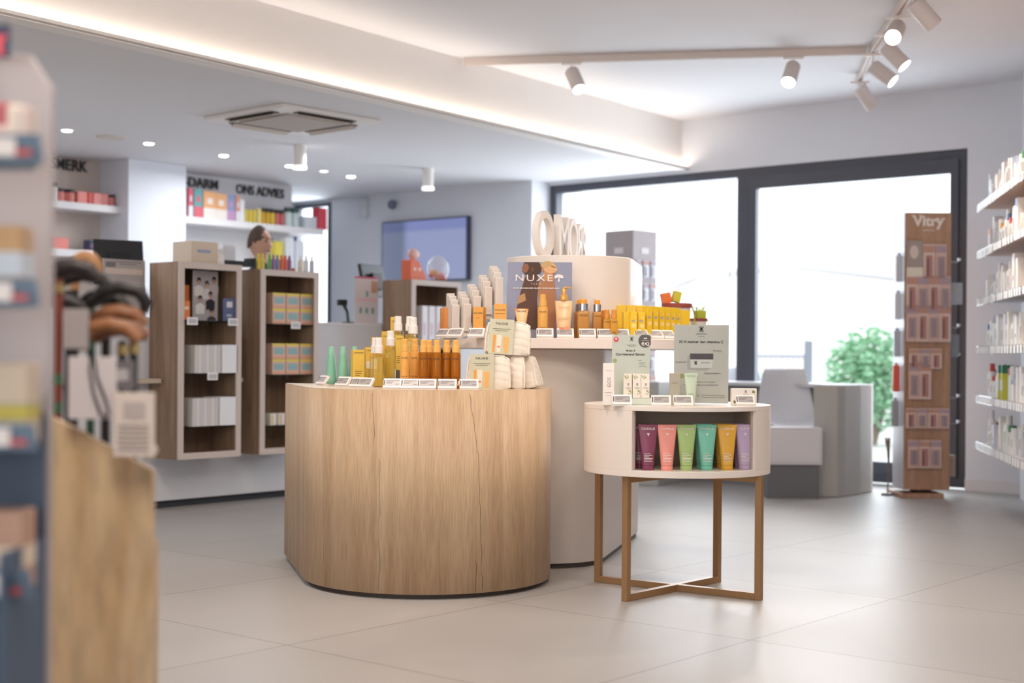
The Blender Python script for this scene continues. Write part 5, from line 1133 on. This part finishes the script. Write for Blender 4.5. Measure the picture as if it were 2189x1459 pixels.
for s_ in (-1, 1): MB().box(s_*.11-.045, s_*.11+.045, -.17, .08, .141, .20).build('shoe', BLACK, pr_, bevel=.02)

# ------------------------------------------------------------------ consulting desk and chairs
dk = thing('consulting_desk', 'grey consulting desk with rounded end panel in front of the window', 'desk', (0, 0, 0))
ZD = .838; DGm = mat('#b9b7b3', .6)
d1 = [(2.255, 10.63), (2.43, 10.60), (2.50, 10.66), (2.66, 10.84), (2.79, 11.02), (2.83, 11.13), (2.70, 11.24), (2.50, 11.0)]
MB().prism(d1, 0, ZD, False).build('end_panel', DGm, dk, bevel=.01)
d2 = [(pt(1365, 900, 11.5)[0], 11.5), (pt(1407, 900, 11.42)[0], 11.42), (pt(1473, 900, 12.05)[0], 12.05), (pt(1440, 900, 12.12)[0], 12.12)]
MB().prism(d2, 0, ZD, False).build('end_panel', DGm, dk, bevel=.006)
a0_ = (2.45, 11.10); a1_ = (d2[2][0]-.02, 12.02)
slabp(a0_, a1_, .04, .0, ZD-.0305).build('back_panel', mat('#8f8f92', .6), dk)
MB().prism([(2.42, 10.98), (2.62, 11.20), (1.58, 12.35), (1.40, 12.05)], ZD-.03, ZD).build('desk_top', mat('#cfcfd1', .4), dk, bevel=.003)
dw = thing('drawer_unit', 'low white drawer unit under the desk beside the end panel', 'drawer unit', (pt(1693, 940, 10.61)[0], 10.61, 0), 0)
MB().box(-.22, .2, -.12, .12, .25, .525).build('drawer_body', mat('#e2dfe2', .5), dw, bevel=.004); MB().box(-.20, .18, -.10, .10, .0, .249).build('plinth', mat('#76767a', .6), dw); MB().box(-.2, .18, -.124, -.12, .27, .50).build('drawer_front', mat('#e6e3e6', .5), dw, bevel=.002, seg=1)
def chair(px, Y, rz, label, w=.40):
    r = thing('shell_chair', label, 'chair', (pt(px, 850, Y)[0], Y, 0), rz, 'white shell chairs')
    rings = []
    prof = [(-.22, .50), (-.12, .52), (.02, .525), (.12, .55), (.19, .63), (.22, .75), (.235, .88), (.24, .955)]
    W = [.34, .46, .48, .47, .45, .42, .37, .33]
    top = []; 
    for (y, z), wd in zip(prof, W): rings.append([(-wd/2+wd*i/12, y-.05*(abs(i-6)/6)**2*(1 if z > .6 else 0), z+.03*(abs(i-6)/6)**2*(1 if z < .6 else 0)) for i in range(13)])
    o = MB().loft(rings, cap=False, closed=False).build('seat_shell', mat('#d9dbe1', .45), r); s_ = o.modifiers.new('s', 'SOLIDIFY'); s_.thickness = .012; u_ = o.modifiers.new('u', 'SUBSURF'); u_.levels = 1; u_.render_levels = 1
    MB().box(-.12, .12, -.1, .1, .49, .508).build('seat_bracket', mat('#3a3c40', .5), r)
    MB().lathe([(.19, 0), (.19, .008), (.03, .03), (.025, .489)], 24).build('pedestal', mat('#8d8f94', .4), r)
    return r
chair(1697, 11.12, R(188), 'white shell chair in front of the desk with rounded back', .4) if 0 else chair(1692, 10.96, R(-165)+pi*0+R(170), 'white shell chair nearest the grey end panel of the desk')
chair(1578, 12.55, R(-10), 'white shell chair on the far side of the desk behind the tall sign')
tag(MB().box(-.14, .14, -.1, .1, 0, .012).box(-.12, .1, -.08, .08, .012, .022).build('dark_folder', mat('#44474c', .5), loc=(pt(1716, 905, 10.55)[0], 10.55, .532), rz=R(10)), 'dark folder lying on the seat of the nearer white chair', 'folder') if 0 else None

# ------------------------------------------------------------------ rotating accessory stands
def blister():
    r = empty('blister_pack'); MB().box(-.038, .038, -.002, 0, 0, .13).build('backing_card', mat('#d9b9ad', .6), r)
    MB().box(-.022, .022, -.014, -.002, .015, .085).build('plastic_bubble', mat('#c7aeb0', .3, 0, 0, .7), r)
    MB().box(-.004, .004, -.015, -.0142, .02, .075).build('tool', mat('#8d7f90', .4), r); MB().box(-.036, .036, -.0028, -.002, .10, .125).build('header_print', mat('#b09aa2', .6), r); return r
def blister2():
    r = empty('blister_pack'); MB().box(-.04, .04, -.002, 0, 0, .13).build('backing_card', mat('#dcc6bb', .6), r)
    MB().box(-.02, .02, -.012, -.002, .01, .09).build('plastic_bubble', mat('#d79b93', .3, 0, 0, .7), r); MB().box(-.014, -.006, -.0135, -.0122, .015, .08).build('tool', mat('#4e4a55', .4), r); MB().box(-.038, .038, -.0028, -.002, .10, .125).build('header_print', mat('#c39482', .6), r); return r
KBl = [Kind(blister), Kind(blister2)]
vs_ = thing('accessory_stand', 'tall brown accessory stand with white Vitry lettering beside the window', 'display stand', (pt(1982, 800, 10.62)[0], 10.62, 0))
W_ = .345; MB().box(-W_/2, W_/2, 0, .30, .06, 2.13).build('column', STANDW, vs_, bevel=.003)
MB().box(-W_/2-.003, -W_/2, .003, .297, .06, 2.128).build('side_panel', mat('#c6c4cc', .4), vs_)  # pale sheet paints window light on the stand's left side
MB().box(-W_/2-.03, W_/2-.05, -.03, .32, 0, .035).build('base_board', STANDW, vs_, bevel=.003); MB().lathe([(.08, .035), (.08, .06)], 20, cy=.15).build('swivel', BLACK, vs_)
fit(text('brand_lettering', 'Vitry', .105, mat('#efe3da', .5), vs_, (0, -.001, zat(482, 10.62, 1982)), ext=.001, bold=.0035), .235)
sv = MB(); zv = zat(482, 10.62, 1982)
for x0_, x1_, z_0 in ((-.126, -.096, .073), (-.070, -.046, .073), (.058, .082, .052), (.102, .126, .052)): sv.box(x0_, x1_, -.002, -.0002, zv+z_0-.004, zv+z_0+.005)
sv.build('lettering_serifs', mat('#efe3da', .5), vs_)
bars([(-.045, .045, zat(492, 10.62, 1982), .004)], -.0005).build('small_print', mat('#efe3da', .5), vs_)
sx0 = vs_.location.x
rows_ = [(600, .150, 3, .8), (668, .12, 4, 0), (730, .125, 4, 0), (788, .12, 3, 0), (853, .12, 2, 0), (915, .125, 4, 0), (1000, .16, 3, 0)]
pw_ = thing('large_photo_card', 'large printed card with a pale face at the top left of the brown stand', 'card', (sx0-.105, 10.60, zat(600, 10.6, 1950)))
MB().box(-.06, .06, -.002, 0, 0, .30).build('card', mat('#a89a92', .6), pw_); MB().vprism([(.032*cos(a)-.005, .215+.05*sin(a)) for a in [2*pi*k/16 for k in range(16)]], -.003, -.0022).build('face_print', mat('#dcc9bd', .6), pw_); MB().box(-.06, .06, -.003, -.0022, 0, .10).build('pale_print', mat('#e6dccb', .6), pw_)
for ri, (py, h, n_, off) in enumerate(rows_):
    zb_ = zat(py, 10.6, 1980)
    for k in range(n_):
        if ri == 0 and k == 0: continue
        xx = sx0-.125+.082*k+(.02 if n_ < 4 else 0)
        if ri == 0: xx = sx0-.02+.09*(k-1)+.02
        K_ = KBl[(ri+k) % 2]; o = K_.put(0, (), (xx, 10.595, zb_), 0, f'blister pack, {ORD[k]} from left, {ORD[ri]} row down on the brown Vitry stand', 'blister packs on the brown stand', 'blister pack')
        if ri == 0: o.scale = (1.1, 1, 2.1)
        if ri == 6: o.scale = (1.15, 1, 1.6)
        if ri in (3, 5): o.scale = (1, 1, 1.15)
for k in range(6):
    zz = zat((560, 640, 700, 762, 850, 905)[k], 10.8, 2040); r = thing('side_hook', f'thin metal hook on the right side of the brown stand, {ORD[k]} from the top', 'hook', (sx0+W_/2, 10.78, zz), 0, 'hooks on the brown stand')
    MB().tube([(0, 0, 0), (.10, 0, 0), (.115, 0, .012)], .003, 6).build('wire', CHROME, r); MB().box(.10, .118, -.012, .012, .01, .028).build('price_clip', mat('#f1f4f6', .4), r)
for k, (py, cc) in enumerate(((590, '#b8bcc2'), (700, '#9aa0a8'), (960, '#b9a999'))):
    tag(MB().box(0, .09, -.03, .03, 0, .16).build('hanging_pack', mat(cc, .5, 0, 0, .8), loc=(sx0+W_/2+.012, 10.70+.07*k, zat(py+60, 10.7, 2040))), f'pack hanging from the right side of the brown stand, {ORD[k]} from the top', 'pack')
for k, (py, cc, l) in enumerate(((560, '#c8cbd4', 'grey'), (640, '#d3d6de', 'pale grey'), (720, '#b9bdc8', 'silver'), (795, '#e2624f', 'red orange'), (870, '#a9a8b0', 'slate'))):
    r = thing('hanging_accessory', f'{l} accessory hanging on the window side of the brown stand', 'accessory', (sx0-W_/2-.004, 10.66+.02*k, zat(py+42, 10.66, 1905)))
    MB().box(-.055, -.004, -.02, .02, 0, .20).build('pack_body', mat(cc, .4), r, bevel=.008); MB().tube([(0, 0, .21), (-.05, 0, .21)], .003, 6).build('wire', CHROME, r); MB().box(-.035, -.02, -.004, .004, .20, .215).build('hanger', mat('#555a60', .4), r)
ls = thing('shoehorn', 'small metal shoehorn shaped tool standing on the window ledge left of the brown stand', 'tool', (pt(1897, 1000, 10.8)[0], 10.8, 0), 0)
MB().tube([(0, 0, .02), (.01, 0, .2), (.005, 0, .35), (0, 0, .42)], [.006, .006, .012, .022], 8).build('shaft', mat('#8d7d76', .4), ls); MB().lathe([(.022, .42), (.024, .44)], 10).build('grip_end', mat('#d9d4d2', .4), ls); MB().lathe([(.05, 0), (.04, .018)], 16).build('foot', mat('#77777c', .5), ls)
# second stand turned 45 degrees
Y2 = 12.25; x2 = pt(1352, 600, Y2)[0]
v2 = thing('accessory_stand', 'brown four sided accessory stand seen corner on behind the white drum', 'display stand', (x2, Y2+.2, 0), R(45))
MB().box(-.16, .16, -.16, .16, .06, 2.13).build('column', mat('#a89c9e', .45), v2, bevel=.003); MB().lathe([(.2, 0), (.2, .03), (.08, .06)], 24).build('base', BLACK, v2)
for ang, nm_ in ((0, 'right'), (-pi/2, 'left')):
    M = Matrix.Rotation(ang, 4, 'Z') @ Matrix.Translation((0, -.162, 0))
    MB().box(-.05, .05, -.001, .001, 1.93, 1.98, M=M).build('pale_logo_print', mat('#d9d3d4', .5), v2)
for ri in range(6):
    for s_ in (0, 1):
        for k in range(3):
            a = R(45)+(-pi/2 if s_ else 0); lx, ly = -.10+.1*k, -.175; cx_, cy_ = lx*cos(a)-ly*sin(a), lx*sin(a)+ly*cos(a)
            o = KBl[(ri+k+s_) % 2].put('s', (), (x2+cx_, Y2+.2+cy_, 1.72-.20*ri), a, f'blister pack, {["left", "middle", "right"][k]} of the {ORD[ri]} row, {["right", "left"][s_]} face of corner stand', 'blister packs on the corner stand', 'blister pack'); o.scale = (1.0, 1.0, 1.15)
            if (ri, s_, k) == (0, 0, 0) or (ri, s_, k) == (0, 0, 1):
                for c in o.children:
                    if c.name.startswith('backing'): c.data.materials[0] = mat('#c9c9d0', .5)
                    if c.name.startswith('plastic'): c.data.materials[0] = mat('#e1e3ea', .3)

# ------------------------------------------------------------------ wall shelving on the right
RS = R(-100.6); fx, fy = 3.37, 10.3
def sl(x, y, z): return (fx+x*cos(RS)-y*sin(RS), fy+x*sin(RS)+y*cos(RS), z)
bkp = tag(MB().box(.55, 4.2, .30, .33, .08, 2.7).build('shelving_back_panel', mat('#9c8577', .6), loc=(fx, fy, 0), rz=RS), 'brown back panel of the wall shelving at the right edge', 'panel')
SZ = [zat(y, fy, 2092) for y in (441, 541, 641, 743, 846, 945)]
pal = ['#e9e7ea', '#f1efee', '#e4e1df', '#dfe6e2', '#efeae4', '#d8dde4']
acc = ['#e0764c', '#4f8f6a', '#c9504e', '#6a7fae', '#d6a24a', '#8f6ba0']
random.seed(21)
for si, z in enumerate(SZ):
    r = thing('wall_shelf', f'wall shelf with white edge labels on the right wall, {ORD[si]} from the top', 'shelf', (fx, fy, z), RS, 'wall shelves on the right')
    MB().box(0, 4.0, .0, .30, -.022, 0).build('shelf_board', mat('#c9ab97' if si < 2 else '#d9d6d8', .5), r, bevel=.001)
    MB().box(0, 4.0, -.005, 0, -.045, .01).build('front_edge', ACRYL, r)
    x = .02; k = 0
    while x < 2.3:
        MB().box(x, x+.06, -.009, -.0055, -.042, .006).build('edge_label', mat('#f4f5f6', .4), r); x += random.uniform(.075, .13); k += 1
    x = .10; k = 0
    while x < 2.15 and k < 16:
        wd = random.uniform(.05, .085); hh = random.uniform(.13, .25)*(1.0 if si else .85); kind = random.choice('ccb' if si in (0, 2) else 'cbj'); loc = sl(x+wd/2, .07+random.uniform(0, .03), z+.001)
        c1_ = random.choice(pal); c2_ = random.choice(acc) if random.random() < .35 else '#e9e9ec'; rk = ['top', 'second', 'third', 'fourth', 'fifth', 'lowest'][si]
        if si == 4 and k < 3: c1_ = ['#e2dcd8', '#f0eeee', '#eceaea'][k]; c2_ = '#cf4a48'; kind = 'b'
        if si == 4 and k in (7, 8): c1_ = '#b9b83c'; c2_ = '#1f6a4c'; kind = 'j'; wd = .1; hh = .24
        if si == 1 and k < 2: c1_ = '#e8e2e0'; c2_ = '#e8834c'; kind = 'c'
        if kind == 'c':
            sbox('carton', wd, .06, hh, mat(c1_, .5), f'pale carton, {ORD[k]} thing from the far end, {rk} right wall shelf', 'carton', loc, RS, 'goods on the right wall shelves', parts=(('colour_print', c2_, -.5, .5, .78, 1.0) if k % 3 == 0 or si == 1 else ('colour_print', c2_, -.3, .1, .3, .42),))
        else:
            o = thing('bottle' if kind == 'b' else 'jar', f'{"slim shouldered" if kind == "b" else "wide lidded"} bottle, {ORD[k]} thing from the far end, {rk} right wall shelf', 'bottle', loc, RS, 'goods on the right wall shelves'); rr = wd*.42
            MB().lathe([(rr, 0), (rr, hh*.68), (rr*.6, hh*.76)] if kind == 'b' else [(rr, 0), (rr, hh*.72)], 14).build('bottle_body', mat(c1_, .35), o)
            MB().lathe([(rr*.62, hh*.765), (rr*.55, hh)] if kind == 'b' else [(rr*.98, hh*.725), (rr*.98, hh*.95)], 14).build('cap', mat(c2_, .4), o)
            MB().box(-rr*.6, rr*.6, -rr-.001, -rr*.8, hh*.25, hh*.55).build('label_print', mat('#d5d8d6', .5), o)
        x += wd+random.uniform(.008, .03); k += 1

# ------------------------------------------------------------------ foreground: shelf end with blue trays
YG = 2.35
def gx(px): return fix(px, 800)[0]*YG/F
gp = thing('gondola_end', 'pale grey shelf end with chamfered top at the left edge of the picture', 'shelf unit', (0, 0, 0))
xr = gx(107); zt_a = zat(118, YG, 60); zt_b = zat(190, YG, 105)
MB().vprism([(xr-.45, 0), (xr, 0), (xr, zt_b), (gx(60), zt_a), (xr-.45, zt_a+.02)], YG, YG+.018).build('side_panel', mat('#b0a6a5', .6), gp, bevel=.002)
MB().box(xr-.45, xr-.43, YG+.018, YG+.5, 0, 1.6).build('back_panel', mat('#b5aaa8', .6), gp)
yt_ = 2.13
bl = thing('blue_display_stand', 'dark blue cardboard display stand in the lower left corner', 'display stand', (0, 0, 0))
xb = fix(94, 1000)[0]*2.28/F; xl = xb-.42
MB().vprism([(xl, 0), (xb, 0), (xb, zat(888, 2.28, 94)), (fix(60, 880)[0]*2.28/F, zat(848, 2.28, 60)), (xl, zat(800, 2.28, 0))], 2.28, 2.29).build('back_board', mat('#39475a', .6), bl)
MB().box(xb-.006, xb, 2.10, 2.28, 0, zat(1150, 2.28, 94)).build('side_wing', mat('#43566c', .6), bl)
BT = mat('#71879a', .55)
def tray(pxr, pyt, pyb, label, par=None, Y=2.15):
    x1 = fix(pxr, pyt)[0]*Y/F; z1, z0 = zat(pyt, Y, pxr), zat(pyb, Y, pxr)
    r = thing('blue_tray', label, 'tray', (x1, Y, z0), 0, 'grey blue display trays'); h = z1-z0
    MB().add([(-.40, 0, 0), (0, 0, 0), (0, -.018, h), (-.40, -.018, h), (-.40, .004, 0), (0, .004, 0), (0, -.012, h), (-.40, -.012, h)], [(0, 1, 2, 3), (5, 4, 7, 6), (1, 5, 6, 2), (3, 2, 6, 7), (4, 0, 3, 7), (4, 5, 1, 0)]).build('front_lip', BT, r)
    MB().prism([(-.40, .004), (-.002, .004), (-.05, .10), (-.40, .10)], 0, .006).build('tray_floor', BT, r)
    MB().box(-.40, -.036, -.0165, -.014, h*.18, h*.86).build('price_strip', mat('#d9d1cd', .5), r).rotation_euler = (R(0), 0, 0)
    MB().box(-.036, -.012, -.0165, -.014, h*.22, h*.42).build('red_strip', mat('#c0504c', .5), r); return (x1, z0+.006)
for o_ in (): pass
trs = []
trs.append(tray(92, 290, 347, 'highest grey blue tray on the pale shelf end'))
trs.append(tray(84, 597, 655, 'second grey blue tray below the tan packs'))
trs.append(tray(80, 905, 962, 'third grey blue tray at the top of the dark blue stand'))
trs.append(tray(70, 1215, 1280, 'lowest grey blue tray on the dark blue stand'))
def pk(pxr, pyt, ti, w, d, cols, label, Y=2.18, name='boxed_pack'):
    x1 = fix(pxr, pyt)[0]*Y/F; z1 = zat(pyt, Y, pxr); z0 = trs[ti][1]+.0008; h = z1-z0
    r = thing(name, label, 'pack', (x1-w/2, Y+d/2, z0)); b0 = 0
    for nm_, cc, t0, t1 in cols:
        if nm_ == 'pack_body': MB().box(-w/2, w/2, -d/2, d/2, 0, h).build(nm_, mat(cc, .6), r, bevel=.004)
        else: MB().box(-w/2-.0002, w/2+.0004, -d/2-.0012, d/2*.9, h*t0, h*t1).build(nm_, mat(cc, .6), r)
    return r
pk(57, 225, 0, .018, .05, [('pack_body', '#d9c4ba', 0, 1), ('red_edge', '#b2505a', .0, .02)], 'beige and red pack nearest the edge of the top tray', name='boxed_pack')
pk(45, 223, 0, .024, .05, [('pack_body', '#e2d3c2', 0, 1), ('red_mark', '#cc6a63', .1, .4)], 'cream pack with red mark on the top tray')
pk(20, 218, 0, .03, .05, [('pack_body', '#b25c60', 0, 1), ('pale_mark', '#e3c8be', .3, .6)], 'dark red pack at the picture edge on the top tray')
pk(46, 482, 1, .06, .06, [('pack_body', '#c29a6c', 0, 1), ('white_blue_band', '#c6cdd5', .34, .66)], 'tan rounded pack with pale blue band on the second tray')
pk(60, 775, 2, .07, .06, [('pack_body', '#cbb7a0', 0, 1), ('yellow_band', '#bfae4c', .30, .48), ('grey_band', '#8f9280', .48, .5)], 'cream pack with yellow band on the third tray')
pk(50, 1092, 3, .07, .06, [('pack_body', '#b8907a', 0, 1), ('cream_band', '#d9c7b0', .3, .55)], 'tan paper pack with cream band on the lowest tray')
sgx = fix(20, 90)[0]*2.3/F
sg = thing('hanging_sign', 'dark blue sign with red shapes cut off at the upper left edge', 'sign', (sgx, 2.3, zat(122, 2.3, 10)), 0)
MB().box(-.2, 0, 0, .006, 0, .052).build('panel', mat('#2c3350', .5), sg); MB().vprism([(-.03, .01), (-.008, .002), (-.012, .02), (-.004, .038), (-.03, .03)], -.001, 0).build('red_shape', mat('#e2545c', .5), sg)

# pine stand for walking sticks
YP = 2.95
def pxx(px, py, Y=YP): return pt(px, py, Y)
ps2 = thing('walking_stick_stand', 'light pine stand with slanted top edge holding walking sticks', 'stand', (0, 0, 0))
xa, xb2 = pxx(94, 1200)[0], pxx(325, 1200)[0]
poly = [(xa, 0), (xb2, 0), (xb2, pxx(325, 1006)[2]), (pxx(160, 920)[0], pxx(160, 915)[2]), (xa, pxx(94, 885)[2])]
MB().vprism(poly, YP, YP+.022).build('front_panel', PINE, ps2, bevel=.001)
MB().box(xb2-.02, xb2, YP+.022, YP+.055, 0, pxx(325, 1160)[2]).build('side_edge', PINE, ps2)
MB().box(xa, xb2-.021, YP+.0225, YP+.30, .05, .07).build('bottom_board', PINE, ps2)
MB().vprism([(x-(.10 if x > xb2-.001 else 0), z-.25 if z else 0) for x, z in poly], YP+.30, YP+.32).build('rear_panel', PINE, ps2, bevel=.001)
tag(MB().box(-.02, .02, 0, .3, .25, .70).build('white_side_carton', mat('#cdd3dc', .6), loc=(pxx(334, 1080, 3.3)[0], 3.3, 0)), 'white carton edge standing behind the pine stand', 'carton') if 0 else None
def cane(px, pyh, kind, cs, ch, label, Y=YP+.1, flip=1, zb_=.072, lean=0):
    x, _, zt_ = pt(px, pyh, Y); r = thing('walking_stick', label, 'walking stick', (x, Y, 0), 0, 'walking sticks')
    m_, mh = mat(cs, .4), mat(ch, .45)
    MB().tube([(lean, 0, zb_+.02), (0, 0, zt_-.02)], .0095, 10).build('shaft', m_, r); MB().lathe([(.014, zb_), (.012, zb_+.03)], 10, cx=lean).build('rubber_tip', BLACK, r)
    if kind == 'crook':
        pts_ = [(0, 0, zt_-.03)]+[(flip*(.024-.024*cos(a)), 0, zt_+.024*sin(a)) for a in [pi*i/9 for i in range(10)]]+[(flip*.048, 0, zt_-.02)]; MB().tube(pts_, .015, 10).build('crook_handle', mh, r)
    elif kind == 'derby':
        MB().tube([(-flip*.03, 0, zt_-.012), (0, 0, zt_), (flip*.03, 0, zt_+.006), (flip*.065, 0, zt_-.002), (flip*.085, 0, zt_-.022)], [.012, .020, .018, .017, .011], 12).build('derby_handle', mh, r)
    elif kind == 'arch':
        MB().tube([(-flip*.035, 0, zt_-.02), (-flip*.01, 0, zt_+.005), (flip*.03, 0, zt_+.014), (flip*.07, 0, zt_+.006), (flip*.09, 0, zt_-.02), (flip*.08, 0, zt_-.04)], [.014, .016, .015, .015, .015, .011], 12).build('arched_handle', mh, r)
    MB().lathe([(.0115, zt_-.05), (.0115, zt_-.03)], 12).build('collar', mat('#b9a06a', .3, 1) if kind != 'crook' else mh, r)
    return r
t1 = cane(126, 575, 'derby', '#7c3a2c', '#2c2426', 'red and green tartan walking stick with black handle at the left', YP+.05)
for k in range(14):
    zz = .2+k*.06
    if zz < 1.15: MB().lathe([(.0102, zz), (.0102, zz+.022)], 10).build('green_band', mat('#3f6b4c', .4), t1)
cane(148, 600, 'arch', '#1d1c20', '#1f1d20', 'black walking stick with black arched handle behind the tartan one', YP+.20)
cane(160, 572, 'crook', '#241f20', '#b07f52', 'black walking stick with tan curved crook, highest of the brown handles', YP+.27)
cane(150, 645, 'derby', '#26242a', '#2b282b', 'black walking stick with short black handle in the middle', YP+.15, -1)
cane(195, 640, 'derby', '#3a5a46', '#262225', 'green patterned walking stick with black handle', YP+.24)
cane(228, 628, 'arch', '#151518', '#1a181a', 'black walking stick with large padded black arch handle', YP+.175)
cane(226, 672, 'derby', '#1f1b1e', '#8a5a38', 'black walking stick with polished brown handle, upper of two', YP+.12)
cane(262, 707, 'arch', '#17161a', '#94623e', 'black walking stick with brown curled handle pointing left', YP+.045, -1)
cane(286, 706, 'derby', '#16151a', '#7a4d32', 'black walking stick with brown handle nearest the pine corner', YP+.085, -1)
def card(px, py0, py1, w, cc, label, Y, prints=()):
    x, _, z0 = pt(px, py1, Y); z1 = zat(py0, Y, px); r = thing('product_card', label, 'card', (x, Y, z0)); h = z1-z0
    MB().box(-w/2, w/2, -.012, .0, 0, h).build('card_body', mat(cc, .7), r, bevel=.001)
    for (c, x0, x1, a_, b_) in prints: MB().box(x0*w, x1*w, -.0135, -.012, a_*h, b_*h).build('print', mat(c, .7), r)
    return r
card(200, 762, 895, .098, '#d6d0d2', 'blank white card box hanging between the walking sticks', YP-.015)
card(288, 838, 975, .082, '#e0d5cc', 'cream instruction card hung from the brown handled stick', YP-.03, [('#9c9492', -.38, .38, .10+.075*k, .125+.075*k) for k in range(6)]+[('#bfb6b2', -.25, .3, .6, .85)])
card(262, 770, 832, .05, '#6f6c70', 'dark grey card behind the instruction card', YP-.012, [('#b5b2b4', -.3, .3, .3, .7)])
card(165, 660, 745, .05, '#a9a2a2', 'grey tag hanging from the black handles', YP+.02)
st_ = thing('wrist_strap', 'black wrist strap loop hanging over the blank white card', 'strap', (pxx(195, 760, YP-.03)[0], YP-.03, pxx(195, 760, YP-.03)[2]), 0)
MB().tube([(0, .0, .01), (-.003, 0, -.03), (.004, 0, -.075), (.02, 0, -.118), (.032, 0, -.128), (.036, 0, -.118), (.03, 0, -.09), (.012, 0, -.045), (.003, 0, .01)], .0028, 6).build('loop', BLACK, st_)
q = pt(320, 965, YP-.02); ks = thing('paper_tag', 'small white crumpled paper tag dangling at the pine corner', 'tag', (q[0], YP-.02, q[2]), 0)
MB().add([(-.015, 0, .02), (.008, -.01, .028), (.018, 0, .005), (.006, -.008, -.02), (-.014, 0, -.015)], [(0, 1, 2, 3, 4)]).build('paper', mat('#e0d4c6', .8), ks)
